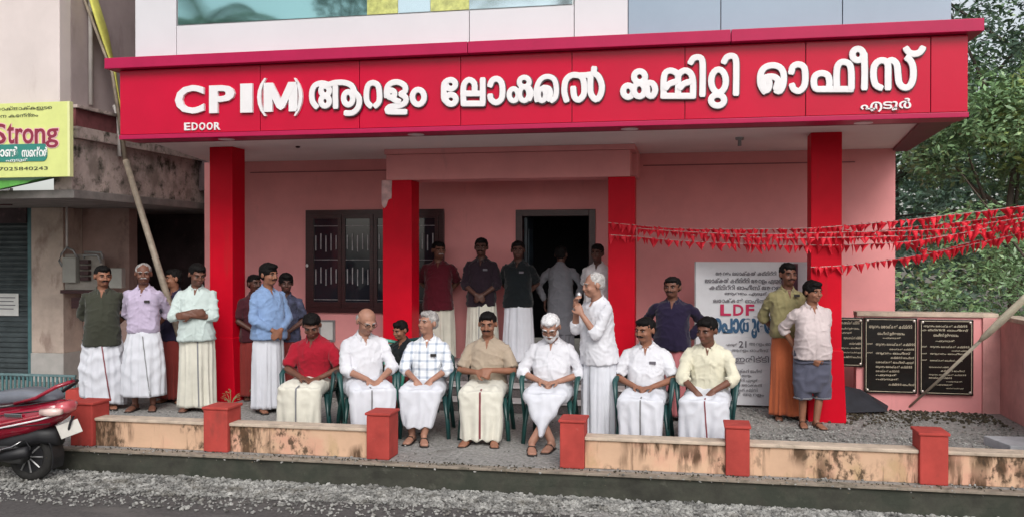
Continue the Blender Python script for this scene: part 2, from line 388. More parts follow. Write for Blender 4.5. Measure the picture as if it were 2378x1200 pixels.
# veranda floor and steps
box('veranda_floor', mTileDark, ob, xl+.9, -.45, 11.02, YB, .0, ZV-.03, .004)
box('veranda_edge', mTileEdge, ob, xl+.88, -.43, 11.0, YB, ZV-.03, ZV, .004)
box('veranda_floor', mTileDark, ob, -.43, 1.35, 11.35, YB, .0, ZV, .004)
box('step', mTileDark, ob, -4.1, -.47, 10.70, 11.0, 0, .24, .004); box('step_edge', mTileEdge, ob, -4.12, -.45, 10.68, 11.0, .24, .265, .004)
box('step', mTileDark, ob, -4.1, -.47, 10.38, 10.68, 0, .11, .004); box('step_edge', mTileEdge, ob, -4.12, -.45, 10.36, 10.68, .11, .13, .004)
# columns (square, with a wider plinth)
for a, b in ((xat(487,YC), xat(540,YC)), (xat(1883,YC), xat(1955,YC))):
    c = box('column', mRedPaint, ob, a, b, YC, YC+.33, .78, ZS, .008)
    pl = MB(); pl.prism([(a-.03,YC-.03,0),(b+.05,YC-.03,0),(b+.015,YC-.03,.80),(a-.015,YC-.03,.80)], (0,.40,0)); pl.build('plinth', mRedPaint, ob, .01)
ic = []
for a, b in ((xat(889,YI), xat(956,YI)), (xat(1412,YI), xat(1474,YI))):
    ic.append((a, b)); box('inner_column', mRedPaint, ob, a, b, YI, YI+.33, ZV, 2.80, .006)
# missing cladding patch on the left inner column
a = ic[0][0]
pm = MB(); zt = 2.80
pm.prism([(a-.012,YI-.012,2.50),(a+.02,YI-.012,2.44),(a+.05,YI-.012,2.47),(a+.075,YI-.012,2.55),(a+.12,YI-.012,2.57),(a+.125,YI-.012,zt),(a-.012,YI-.012,zt)], (0,.2,0))
pm.build('bare_plaster_patch', M('bare_plaster', (.66,.42,.42), .85, var=.2, vs=12), ob)
# beam over the inner columns
bx0, bx1 = xat(897,YI), xat(1463,YI)
box('beam', mPink, ob, bx0, bx1, YI-.001, YI+.42, 2.803, 3.13, .006)
box('beam_head', mPink, ob, bx0-.02, bx1+.06, YI-.02, YB-.001, 3.135, ZS-.001, .004)
box('beam_side', mPink, ob, bx1-.25, bx1+.06, YI+.42, YB-.001, 2.85, 3.13, .004)
# soffit
sf = MB(); sf.prism([(-6.30,9.62,ZS),(2.28,9.62,ZS),(2.56,YB,ZS),(-6.95,YB,ZS)], (0,0,.06)); sf.build('soffit', mSoffit, ob)
for (u, v) in ((520,322),(970,314),(1462,300),(2005,285)):
    p = onZ(u, v+1, 3.148); 
    MB().loft([((p.x,9.42,3.145),(.09,0,0),(0,.09,0)),((p.x,9.42,3.16),(.09,0,0),(0,.09,0))], 20).build('downlight', mLetter, ob)
# bulb holder on the soffit
p = onZ(1717, 322, 3.19); bh = MB(); bh.loft([((p.x,p.y,3.2),(.05,0,0),(0,.05,0)),((p.x,p.y,3.17),(.045,0,0),(0,.045,0)),((p.x,p.y,3.165),(.02,0,0),(0,.02,0)),((p.x,p.y,3.10),(.022,0,0),(0,.022,0))], 12)
bh.build('bulb_holder', mMetal, ob)
MB().ell((-4.9+.1, 10.6, 3.19), (.03,.03,.015)).build('ceiling_rose', mWood, ob, smooth=True)
# fascia: panels, trim, cornice, returns
FX0, FX1 = -6.33, 2.59; FZ0, FZ1 = 3.15, 3.93
joints = [xat(605,YS), xat(835,YS), xat(1070,YS), xat(1328,YS), xat(1590,YS), xat(1870,YS), xat(2160,YS)]
ed = [FX0]+joints+[FX1]
for a, b in zip(ed[:-1], ed[1:]):
    box('fascia_panel', mRedPanel, ob, a+.004, b-.004, YS, YS+.03, FZ0+.055, FZ1, .003)
box('fascia_backing', mJointR, ob, FX0+.01, FX1-.01, YS+.03, YS+.35, FZ0+.03, FZ1+.03, 0)
box('fascia_trim', mRedDark, ob, FX0-.005, FX1+.005, YS-.012, YS+.30, FZ0, FZ0+.05, .006)
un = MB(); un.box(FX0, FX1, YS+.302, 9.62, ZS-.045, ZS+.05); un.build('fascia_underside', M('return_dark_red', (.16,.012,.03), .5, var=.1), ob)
for a, b, c, d in ((2.28, 2.56, 2.59, 2.75),):
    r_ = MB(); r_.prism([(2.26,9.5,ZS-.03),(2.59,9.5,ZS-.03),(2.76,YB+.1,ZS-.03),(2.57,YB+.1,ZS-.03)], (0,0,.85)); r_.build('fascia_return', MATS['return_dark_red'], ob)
cj = [-6.45, xat(1085,9.1), xat(1697,9.1), 2.70]
for a, b in zip(cj[:-1], cj[1:]):
    box('cornice', mRedDark, ob, a+.003, b-.003, YS-.11, YS+.4, FZ1+.005, FZ1+.125, .006)
box('cornice_side', mRedDark, ob, 2.58, 2.70, YS+.4, YB, FZ1+.005, FZ1+.125, .006)
box('cornice_roof', mRedDark, ob, -6.42, 2.58, YS+.4, YB, FZ1+.01, FZ1+.1, 0)
# upper storey
YU = 9.36; UX0, UX1 = xat(315,YU), xat(2208,YU)
ux = lambda u: xat(u, YU)
uz = 4.06; wz = zat(870, 38, YU)
box('upper_core', mJoint, ob, UX0+.02, UX1-.02, YU+.05, YU+5, uz-.05, 7.2, 0)
def upan(u0, u1, z0, z1, mat, nm='wall_panel'): return box(nm, mat, ob, ux(u0)+.004, ux(u1)-.004, YU, YU+.05, z0, z1, .003)
upan(315, 411, uz-.02, 7.2, mWhiteP)
for a, b in ((411,1090),(1090,1333)): upan(a, b, uz-.02, wz, mWhiteP)
upan(1333, 1458, uz-.02, 7.2, mWhiteP)
for a, b in ((1458,1673),(1673,1955),(1955,2208)): upan(a, b, uz-.02, 7.2, mBlueP)
uw = box('upper_window', M('alu_frame', (.6,.62,.62), .4, metal=.5, var=0), ob, ux(414), ux(1331), YU+.01, YU+.05, wz+.001, 5.6, .003)
for a, b, m_ in ((415,853,mGlassT),(853,925,mPaneYG),(925,1000,mGlassP),(1000,1090,mPaneYG),(1090,1330,mGlassP)):
    box('pane', m_, uw, ux(a)+.003, ux(b)-.003, YU-.006, YU+.01, wz+.012, 5.59, 0)
box('upper_panel_top', mWhiteP, ob, ux(411), ux(1333), YU, YU+.05, 5.601, 7.2, .003)
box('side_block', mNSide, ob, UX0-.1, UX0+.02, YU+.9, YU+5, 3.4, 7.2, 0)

# ------------------------------------------------------------------ sign lettering (traced strokes on the fascia plane)
YL = YS-.001
def strokes(name, paths, conv, rad, parent, mat, depth=.035):
    mb = MB()
    for kk, pth in enumerate(paths):
        if pth[0] == 'o':              # ring: centre, rx, ry
            _, cx, cyy, rx, ry = pth; pts = [(cx+rx*math.cos(t), cyy+ry*math.sin(t)) for t in np.linspace(0, 2*PI, 21)]; closed = True
        else:
            pts = []; P = list(pth); closed = False
            for i in range(len(P)-1):      # catmull-rom
                p0 = P[max(i-1,0)]; p1 = P[i]; p2 = P[i+1]; p3 = P[min(i+2,len(P)-1)]
                for t in ((0,.33,.66) if i < len(P)-2 else (0,.33,.66,1)):
                    pts.append(tuple(.5*((2*p1[k])+(-p0[k]+p2[k])*t+(2*p0[k]-5*p1[k]+4*p2[k]-p3[k])*t*t+(-p0[k]+3*p1[k]-3*p2[k]+p3[k])*t**3) for k in (0,1)))
        W = [conv(*p) for p in pts]
        rings = []
        for i, p in enumerate(W):
            if closed: d = (W[(i+1)%(len(W)-1)] - W[(i-1)%(len(W)-1)])
            else: d = (W[min(i+1,len(W)-1)]-W[max(i-1,0)])
            d.y = 0; d.normalize(); u = Vector((d.z, 0, -d.x))
            rings.append((p + Vector((0,-depth*.5-.0016*kk-.00006*i,0)), u*rad, Vector((0,depth*.5,0))))
        if not closed:
            d0 = (W[0]-W[1]); d0.normalize(); d1 = (W[-1]-W[-2]); d1.normalize()
            c, U, V = rings[0]; rings.insert(0, (c+d0*rad*.55, U*.72, V)); 
            c, U, V = rings[-1]; rings.append((c+d1*rad*.55, U*.72, V))
        mb.loft(rings, 12, True, 9.0)
    return mb.build(name, mat, parent)
c2 = lambda x, y: onY(400+x/3.397, 100+y/3.397, YL)
c3 = lambda x, y: onY(1000+x/3.3028, 100+y/3.3028, YL)
c4 = lambda x, y: onY(1700+x/3.5074, 60+y/3.5074, YL)
G2 = [
 [[(1150,512),(1118,470),(1112,400),(1135,345),(1190,325),(1245,338)], ('o',1217,384,33,36), ('o',1217,466,33,38), [(1300,515),(1298,420),(1298,350)], [(1245,338),(1300,322),(1370,322),(1425,345),(1448,395)], ('o',1400,445,36,50), [(1378,560),(1435,558),(1478,515),(1486,445),(1450,398)]],
 [[(1575,505),(1545,470),(1541,400),(1555,342),(1592,322),(1630,342),(1643,400),(1640,470),(1610,505)]],
 [[(1700,430),(1702,365),(1730,328),(1785,316),(1838,342),(1846,385),(1810,410)], [(1810,410),(1850,440),(1842,482),(1790,503),(1722,512),(1705,545),(1770,550),(1850,550)], ('o',1735,410,28,28), [(1740,440),(1775,462),(1800,470)]],
 [('o',1948,434,46,58)],
]
G3 = [
 [('o',160,325,36,34), ('o',162,440,38,36), [(150,472),(112,440),(108,380),(112,320),(140,295)]],
 [[(258,470),(256,400),(262,325),(300,290),(340,318),(342,385)], [(256,395),(330,395),(400,395)], [(405,285),(405,370),(405,470)], [(252,472),(330,472),(412,472)]],
 [[(460,335),(475,298),(512,282),(548,312),(556,380),(545,440),(505,464),(468,440),(462,408)]],
 [('o',640,405,34,46), ('o',722,308,38,36), ('o',722,398,36,52), [(752,345),(776,390),(760,440)], [(820,450),(812,385),(828,320),(858,280),(905,266),(952,290),(968,360),(960,425),(930,452)], ('o',858,405,28,46), [(868,350),(910,358),(924,400),(905,445)]],
 [[(1045,450),(1028,385),(1035,305),(1070,262),(1120,254),(1165,275),(1180,340),(1175,405),(1138,444),(1104,420),(1096,350)], [(1140,258),(1200,255),(1255,245)], [(1228,262),(1226,340),(1232,400),(1268,442),(1302,410),(1315,340),(1290,268),(1256,238),(1256,200)]],
 [('o',1515,378,38,44), ('o',1602,268,42,42), ('o',1600,368,42,50), [(1645,318),(1700,318),(1722,368),(1700,415),(1664,400),(1660,350)]],
 [[(1787,412),(1785,320),(1795,245),(1835,220),(1880,235),(1895,260)], [(1895,412),(1897,330),(1900,255),(1945,220),(1990,240),(2010,300),(2010,412)], [(1775,414),(1900,414),(2020,414)], [(1880,305),(1830,322),(1800,355)], [(1990,305),(1940,322),(1910,355)]],
 [[(1990,162),(2012,128),(2050,118),(2080,142),(2084,250),(2082,408)]],
 [('o',2205,300,56,88), ('o',2198,446,50,42)],
 [[(2245,157),(2266,120),(2305,108),(2336,133),(2340,240),(2338,400)]],
]
G4 = [
 [[(262,548),(228,490),(226,410),(255,355),(315,332),(378,345),(412,395),(412,480),(385,540),(352,535)], ('o',272,482,26,54), [(285,425),(335,425),(368,455),(352,520)]],
 [[(475,392),(490,342),(535,324),(580,350),(590,430),(580,500),(540,540),(497,525),(482,490)]],
 [[(722,525),(672,518),(658,460),(675,412),(725,395),(770,412),(785,460),(782,510)], [(722,525),(840,525),(968,525)], [(845,520),(842,430),(848,350),(872,312),(910,306),(950,330),(962,400),(962,520)]],
 [('o',1015,245,44,46), [(1066,240),(1070,380),(1068,520)]],
 [[(1205,515),(1160,490),(1142,420),(1148,340),(1185,298),(1232,295),(1258,330),(1260,420),(1260,520)], [(1252,310),(1292,290),(1330,325),(1340,400),(1350,475),(1388,512),(1435,500),(1462,440),(1462,350),(1440,295),(1412,272)]],
 [[(1405,195),(1430,228),(1475,240),(1518,225),(1542,190)]],
]
mLSideShade = M('letter_side_shade', (.07,.05,.06), .5, var=0)  # dark backing: letter side plus the lower-right shade edge, put into its colour
for G, cv in ((G2, c2), (G3, c3), (G4, c4)):
    for g in G:
        rd_ = .0275 if g is G3[3] else .0315
        lo_ = strokes('letter', g, cv, rd_, ob, mLetter, .036)
        o_ = strokes('letter_side_shade', g, lambda x, y, cv=cv: cv(x, y)+Vector((.004,0,-.005)), .0365, ob, mLSideShade, .026); o_.parent = lo_
G4s = [[[(1050,692),(1056,655),(1082,652),(1092,688)],[(1092,660),(1120,645)],('o',1145,658,20,30),[(1165,640),(1198,652),(1192,692),(1158,702)]],
 [[(1272,626),(1236,630),(1234,655),(1272,664),(1270,690),(1230,692)]],
 [('o',1318,645,22,24),[(1345,640),(1348,690),(1308,704)]],
 [[(1384,682),(1376,640),(1400,622),(1430,628),(1446,650),(1440,682),(1414,680),(1410,645)],[(1436,625),(1436,600)]]]
a_ = onY(1997, 263, YL); b_ = onY(2114, 229, YL); put_text('എടൂർ', a_.x, b_.x, a_.z, b_.z, YL, 'small_letter', mLetter, ob, .018, .02)
def latin(ch, u0, u1, v0, v1, off, nm='letter', depth=.035):
    a = onY(u0, v1, YL); b = onY(u1, v0, YL)
    put_text(ch, a.x, b.x, a.z, b.z, YL, nm, mLetter, ob, off, depth)
latin('C', 411, 478, 199, 267, .035); latin('P', 490, 549, 199, 265, .035); latin('I', 562, 590, 196, 264, .03)
latin('(', 601, 622, 184, 272, .0); 
mm_ = MB()
for kk_, quad_ in enumerate(([(616,262),(636,261.6),(636,194.5),(616,195)], [(674,260.8),(694,260.4),(694,192.5),(674,193)], [(618,195),(637,194.5),(663,248),(655,258),(646,252)], [(692.5,192.6),(673,193),(647,250),(655,258),(664,252)])):
    mm_.prism([onY(p_[0], p_[1], YL-.001*kk_) for p_ in quad_], (0,-.034,0))
mm_.build('letter', mLetter, ob)
latin(')', 686, 706, 183, 271, .0)
for i, ch in enumerate('EDOOR'): latin(ch, 430+i*17.3, 444+i*17.3, 286-i*.3, 304-i*.3, .02, 'small_letter', .015)
# ------------------------------------------------------------------ neighbouring shop building on the left
nb = thing('neighbour_building', (-9, 11, 0), 'old pinkish two storey shop building with mouldy balcony slab and dark shutter', 'building')
NX1 = xat(140, 9.5)                       # its front right corner
box('upper_wall', mNWall, nb, -16, NX1, 9.5, 9.7, 3.55, 9, .01)
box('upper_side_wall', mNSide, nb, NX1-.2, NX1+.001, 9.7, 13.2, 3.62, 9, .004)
# balcony slab and parapet of the side passage, mouldy
box('slab_band', M('band_maroon', (.17,.05,.055), .85, var=.3, vs=5), nb, NX1-.1, NX1+.12, 9.62, 13.2, 3.38, 3.60, .004)
box('slab_rib', mNDirty, nb, NX1-.1, NX1+.16, 9.6, 13.2, 3.60, 3.64, .004)
box('slab_rib', mNDirty, nb, NX1-.1, NX1+.16, 9.6, 13.2, 3.24, 3.38, .004)
box('parapet', mNDirty, nb, NX1-.15, NX1+.10, 9.58, 13.2, 2.62, 3.24, .01)
box('slab', M('slab_grey', (.22,.20,.19), .9, var=.2), nb, -16, NX1+.14, 9.56, 14.2, 2.52, 2.62, .01)
box('slab', MATS['slab_grey'], nb, NX1+.14, -6.95, 12.5, 14.2, 2.62, 2.8, .01)
# peeling wall above the passage, seen under the canopy
box('peeling_wall', M('peeling_wall', (.12,.085,.09), .95, var=.2, vs=2, bump=.5, bs=12, streak=[((.30,.18,.18), 7, (1,1,1), .57, .7), ((.03,.025,.03), 5, (1,1,1), .55, .8)]), nb, -9.5, xl-.01, 12.42, 12.6, 2.8, 4.2, 0)
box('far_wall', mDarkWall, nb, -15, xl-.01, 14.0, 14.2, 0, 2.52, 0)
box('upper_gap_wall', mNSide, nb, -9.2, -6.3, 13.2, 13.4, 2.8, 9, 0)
box('dark_window', mGlassD, nb, xat(270,12.9), xat(312,12.9), 12.95, 13.0, zat(290,132,12.9), zat(290,66,12.9), .004)
# shop front: shutter, jamb, pillar, pink-brown wall
YN = 11.6
sx0, sx1 = -12.5, xat(66, YN)
sh = box('rolling_shutter', mShutter, nb, sx0, sx1, YN+.06, YN+.08, 0, 2.3, 0)
nsl = 30
for i in range(nsl):
    z0 = .02+i*2.28/nsl
    m = MB(); m.prism([(sx0,YN+.06,z0),(sx0,YN+.035,z0+.012),(sx0,YN+.03,z0+.038),(sx0,YN+.06,z0+.072)], (sx1-sx0,0,0)); m.build('slat', mShutter, sh)
box('shutter_guide', mTeal, nb, sx1, sx1+.07, YN-.02, YN+.12, 0, 2.52, .004)
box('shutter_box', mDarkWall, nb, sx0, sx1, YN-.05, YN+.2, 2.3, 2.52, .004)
box('pillar', mNPillar, nb, sx1+.07, xat(150,YN), YN-.03, YN+.4, .42, 2.52, .01)
box('pillar_base', M('pale_plinth', (.42,.40,.38), .8, var=.1), nb, sx1+.07, xat(152,YN), YN-.05, YN+.42, 0, .42, .01)
box('passage_wall', mNPink, nb, xat(150,YN)+.0, xat(300,12.0), 12.0, 12.2, 0, 2.52, 0)
box('front_wall', mNWall, nb, -16, sx0, YN-.05, YN+.2, 0, 2.52, 0)
# upper wall down pipe
pp = MB(); px = xat(168, 9.9); pp.tube([(NX1+.05, 10.0, 3.7),(NX1+.05, 10.0, 6),(NX1+.05, 10.0, 9)], .028, 10); pp.build('down_pipe', mPVC, nb, smooth=True)
pp = MB(); pp.tube([(NX1+.16, 10.4, 3.1),(NX1+.16, 10.4, 3.6),(NX1+.10,10.4,3.75)], .03, 10); pp.build('down_pipe', mPVC, nb, smooth=True)
# conduit and meter board
YM = 11.55
mb_ = thing('meter_board', (xat(200,YM), YM, 1.2), 'grey electric meter board with conduits on the passage wall', 'meter board')
def pm(u, v): return onY(u, v, YM)
a = pm(150, 672); b = pm(238, 590)
box('board', M('meter_board_grey', (.30,.27,.24), .7, var=.2), mb_, a.x, b.x, YM, YM+.05, a.z, b.z, .006)
a = pm(155, 655); b = pm(186, 597); box('meter', M('meter_case', (.33,.32,.29), .4, var=.1), mb_, a.x, b.x, YM-.1, YM, a.z, b.z, .012)
for k in range(4):
    a = pm(192, 612+k*13); b = pm(212, 603+k*13); box('fuse', mWood, mb_, a.x, b.x, YM-.07, YM, a.z, b.z, .008)
a = pm(148, 680); b = pm(240, 673); box('shelf', mWood, mb_, a.x, b.x, YM-.08, YM+.05, a.z, b.z, .004)
a = pm(262, 668); b = pm(292, 622); box('meter', MATS['meter_case'], mb_, a.x, b.x, YM-.1, YM, a.z, b.z, .012)
for pts in ([(161,448),(161,520),(161,574)],[(161,574),(148,590),(143,605),(150,618)],[(161,574),(176,582),(186,600)],[(168,448),(170,470),(163,480)],[(200,600),(200,592),(232,592),(240,610)],[(202,585),(240,586),(244,600)]):
    m = MB(); m.tube([pm(*p)+Vector((0,-.05,0)) for p in pts], .016, 8); m.build('conduit', mPVC if len(pts)==3 and pts[0][1]<500 else mMetal, mb_, smooth=True)
a = pm(165, 715); b = pm(186, 690); box('switch_box', mWood, mb_, a.x, b.x, YM, YM+.06, a.z, b.z, .006)
# paper on shutter
YP = YN-.0
a = onY(-20,732,YP); b = onY(40,681,YP)
nt_ = box('paper_notice', mPaper, None, a.x, b.x, YP+.02, YP+.026, a.z, b.z, .001); tag(nt_, 'white printed notice pasted on the dark rolling shutter', 'notice')
for k in range(4):
    z = b.z-.06-k*.055; box('print_line', mPrintG, nt_, a.x+.04, b.x-.05-.03*(k%2), YP+.017, YP+.019, z-.008, z+.006, 0)
# yellow signboard
YG = 9.3
g0 = onY(-150, 416, YG); g1 = onY(158, 236, YG)
sb = thing('signboard', ((g0.x+g1.x)/2, YG, g0.z), 'yellow shop signboard with maroon Strong lettering and a green panel', 'signboard')
box('board', mYellow, sb, g0.x, g1.x, YG, YG+.05, g0.z, g1.z, .004)
box('board_edge', M('pale_yellow_edge', (.72,.74,.36), .5, var=0), sb, g1.x, g1.x+.03, YG-.005, YG+.06, g0.z, g1.z, .003)
def sgt(s, u0, u1, v0, v1, mat, off=0, nm='lettering', d=.006, yy=YG):
    a = onY(u0, v1, yy); b = onY(u1, v0, yy); return put_text(s, a.x, b.x, a.z, b.z, yy-.002, nm, mat, sb, off, d)
YG2 = YG
co = 'Strong'
wd = [(-28,-2),(3,22),(26,44),(46,68),(72,96),(100,137)]
for ch, (a_, b_) in zip(co, [(-12,16),(19,35),(38,55),(55,80),(83,107),(109,137)]):
    top = {'S':288,'t':288,'r':299,'o':299,'n':299,'g':299}[ch]; bot = 336 if ch != 'g' else 345
    sgt(ch, a_-2, b_+2, top-2, bot+1, mPinkT, .05, 'letter_outline', .004); sgt(ch, a_, b_, top, bot-1, mMaroonT, .01, 'letter', .009)
a = onY(-140, 380, YG); b = onY(112, 334, YG); m = MB()
pts = []; r_ = (b.z-a.z)/2
for t in np.linspace(-PI/2, PI/2, 12): pts.append((b.x-r_*.5+r_*.5*math.cos(t), YG-.003, (a.z+b.z)/2+r_*math.sin(t)))
m.prism([(a.x, YG-.003, a.z)]+pts+[(a.x, YG-.003, b.z)], (0,-.006,0)); m.build('green_panel', mTealT, sb)
sgt('സെന്റർ', 52, 112, 341, 366, mWhiteT, .03, 'lettering', .004, YG-.010); sgt('ലോൺ', -30, 43, 341, 366, mWhiteT, .03, 'lettering', .004, YG-.010)
sgt('എടൂർ', 15, 66, 368, 378, mWhiteT, .01, 'lettering', .003, YG-.010)
sgt('ഉപഭോക്താക്കളുടെ', -40, 122, 245, 262, mDarkT, 0, 'lettering', .003)
sgt('സേവന കേന്ദ്രം', -40, 90, 263, 276, mDarkT, 0, 'lettering', .003)
sgt('94, 7025840243', -35, 112, 387, 399, mDarkT, 0.0, 'lettering', .003)
# green awning edge under the board
m = MB(); pA = onY(-60,452,9.35); pB = onY(64,425,9.35); pC = onY(-60,420,9.35)
m.prism([pA, pB, onY(75,419,9.35), pC], (0,.6,.12)); o = m.build('awning', M('green_awning', (.10,.35,.06), .6, var=.2), None); tag(o, 'green shop awning edge under the yellow signboard', 'awning')
a = onY(-60,478,10.6); b = onY(26,443,10.6)
o = box('hanging_board', M('red_black_board', (.06,.015,.02), .5, var=0), None, a.x, b.x, 10.6, 10.63, a.z, b.z, .004); tag(o, 'small dark board with red letters hanging in the shop front', 'sign')
put_text('ഫോൺ', a.x+.05, b.x-.02, a.z+.03, b.z-.05, 10.597, 'lettering', mPrintM, o, .03, .004)
box('board_edge', mLetter, o, a.x, b.x, 10.58, 10.64, b.z, b.z+.035, .003)
# teal railing over the drain
YR = 10.3
rl = thing('railing', (xat(60,YR), YR, 0), 'teal metal railing with thin bars in front of the shop pillar', 'railing')
rx1 = xat(175, YR); rz = zat(100, 868, YR)
box('top_rail', M('pale_teal', (.13,.21,.22), .5, var=.15), rl, -10.5, rx1, YR-.02, YR+.02, rz-.03, rz, .004)
box('bottom_rail', mTeal, rl, -10.5, rx1, YR-.012, YR+.012, .05, .075, .003)
x = rx1-.02
bar = None
while x > xat(-30, YR):
    if bar is None: bar = box('bar', mTeal, rl, x-.013, x+.013, YR-.008, YR+.008, .075, rz-.03, 0); x0b = x
    else:
        c = bar.copy(); COL.objects.link(c); c.parent = rl; c.matrix_parent_inverse = bar.matrix_parent_inverse.copy(); c.location = (x-x0b, 0, 0)
    x -= .062
# drain wall below
# ------------------------------------------------------------------ right side: plaque wall, return wall
YW = 11.4
pw = thing('compound_wall', (3, YW, 0), 'pink compound wall with cream coping behind the yard', 'wall')
wx_ = xat(2318, YW); wzt = zat(2150, 735, YW)
box('wall', mPink, pw, xr_-.62, wx_-.17, YW, YW+.18, 0, wzt, .006)
box('coping', mCreamTop, pw, xr_-.62, wx_, YW-.03, YW+.21, wzt, wzt+.05, .008)
box('pilaster', mPinkOld, pw, wx_-.17, wx_+.02, YW-.03, YW+.18, 0, wzt, .006)
box('return_wall', mPinkOld, pw, wx_+.02, wx_+.2, 6.8, YW+.18, 0, wzt-.02, .006)
box('return_coping', mCreamTop, pw, wx_+.0, wx_+.22, 6.8, YW-.03, wzt-.018, wzt+.03, .008)
def plaque(u0, u1, v0, v1, label, lines, gold=mGold):
    a = onY(u0, v1, YW-.05); b = onY(u1, v0, YW-.05)
    t = thing('plaque', ((a.x+b.x)/2, YW-.03, a.z), label, 'plaque', 'black stone plaques on the pink wall')
    box('slab', mGranite, t, a.x, b.x, YW-.045, YW-.002, a.z, b.z, .004)
    m = MB(); e = .018
    m.box(a.x+e,b.x-e,YW-.048,YW-.045,b.z-e-.006,b.z-e); m.box(a.x+e,b.x-e,YW-.048,YW-.045,a.z+e,a.z+e+.006)
    m.box(a.x+e,a.x+e+.006,YW-.048,YW-.045,a.z+e,b.z-e); m.box(b.x-e-.006,b.x-e,YW-.048,YW-.045,a.z+e,b.z-e); m.build('border_line', mGold, t)
    for cx_ in (a.x+.035, b.x-.035):
        for cz_ in (a.z+.035, b.z-.035):
            if u0 < 1990 and cx_ < (a.x+b.x)/2: continue
            MB().ell((cx_, YW-.05, cz_), (.017,.01,.017)).build('stud', mCap, t, smooth=True)
    Wd, Hd = b.x-a.x, b.z-a.z
    for (s, f0, f1, g0_, g1_) in lines:
        put_text(s, a.x+Wd*f0, a.x+Wd*f1, b.z-Hd*g1_, b.z-Hd*g0_, YW-.045, 'engraving', mGold, t, .012, .003)
W1 = ['ആറളം ലോക്കൽ കമ്മിറ്റി','ഓഫീസ് ഉദ്ഘാടനം','ആറളം ലോക്കൽ കമ്മിറ്റി','എടൂർ','ലോക്കൽ കമ്മിറ്റി','ആറളം ഓഫീസ്','ലോക്കൽ ഓഫീസ് എടൂർ','കമ്മിറ്റി ഓഫീസ്','എടൂർ']
plaque(1940, 2006, 737, 850, 'small black plaque half hidden behind the right red column', [(W1[0],.1,.85,.07,.15),(W1[1],.2,.85,.20,.25),(W1[3],.2,.6,.29,.33),(W1[2],.3,.92,.38,.45),(W1[4],.5,.92,.5,.55),(W1[5],.2,.9,.6,.64),(W1[6],.3,.92,.69,.73),(W1[7],.3,.92,.78,.82)])
plaque(2008, 2131, 738, 911, 'black stone plaque with gold lettering, the middle of the three', [(W1[0],.09,.90,.09,.15),(W1[1],.25,.76,.185,.235),(W1[3],.35,.70,.255,.28),
  ('എടൂർ',.03,.16,.335,.36),(W1[2],.22,.96,.33,.375),(W1[4],.48,.94,.40,.425),('എടൂർ',.03,.16,.455,.475),(W1[5],.22,.87,.45,.49),(W1[7],.50,.94,.51,.54),
  (W1[6],.22,.94,.57,.61),(W1[0],.22,.90,.63,.67),(W1[4],.22,.66,.69,.72),(W1[3],.22,.62,.745,.775),(W1[8],.22,.66,.80,.83),(W1[7],.46,.95,.865,.895)])
plaque(2136, 2262, 742, 915, 'black stone plaque with gold lettering crossed by the leaning pole', [(W1[0],.08,.88,.07,.11),(W1[7],.05,.90,.125,.155),(W1[1],.26,.72,.185,.235),(W1[3],.30,.66,.27,.30),
  ('എടൂർ',.03,.14,.35,.375),(W1[2],.20,.92,.345,.38),(W1[4],.6,.88,.40,.42),('എടൂർ',.03,.14,.445,.465),(W1[5],.20,.86,.44,.47),('എടൂർ',.03,.14,.53,.55),(W1[6],.20,.80,.53,.56),
  (W1[0],.18,.54,.62,.645),(W1[7],.4,.84,.665,.69),(W1[2],.18,.86,.72,.745),(W1[4],.18,.60,.76,.785),(W1[3],.5,.8,.81,.83),(W1[8],.3,.62,.855,.875),(W1[6],.5,.82,.90,.92)])
# dark sheet leaning behind the column plinth
m = MB(); q = [onY(1962,898,11.30), onY(2000,906,11.30), onY(2064,944,11.30), onY(2060,955,11.05), onY(1962,958,10.95)]
q2 = [Vector((p.x, p.y, max(p.z, .004))) for p in q]
m.prism(q2, (0, .02, .012)); o = m.build('tarpaulin', mTarp, None); tag(o, 'dark sheet slumped against the pink wall beside the red column', 'tarpaulin')
# grey slab lying by the wall at the right
a = onZ(2285, 1032, .0); o = MB(); o.prism([(a.x,a.y,0),(a.x+.1,a.y-.45,0),(a.x+1.1,a.y-.42,0),(a.x+1.1,a.y+.05,0)], (0,0,.09)); o = o.build('concrete_slab', M('pale_concrete', (.40,.41,.43), .85, var=.15), None, .01)
tag(o, 'pale concrete slab lying on the gravel at the right edge', 'slab')
# leaning pole with cream sleeve
p0 = onZ(2104, 952, 0.0); p1 = onY(2278, 790, 10.6); p2 = onY(2405, 668, 10.1)
fp = thing('leaning_flagpole', p0, 'thin pole with rolled cream cloth leaning across the plaques', 'pole')
m = MB(); m.tube([p0, p0.lerp(p1,.5)+Vector((0,0,-.01)), p1], [.015,.017,.02], 8); m.build('pole', M('pale_pole', (.42,.38,.30), .6, var=.2), fp, smooth=True)
m = MB(); m.tube([p1-(p2-p1)*.02, p1.lerp(p2,.08), p1.lerp(p2,.4), p1.lerp(p2,.8), p2], [.02,.05,.065,.055,.05], 10, .6); m.build('rolled_cloth', mCreamPole, fp, smooth=True)
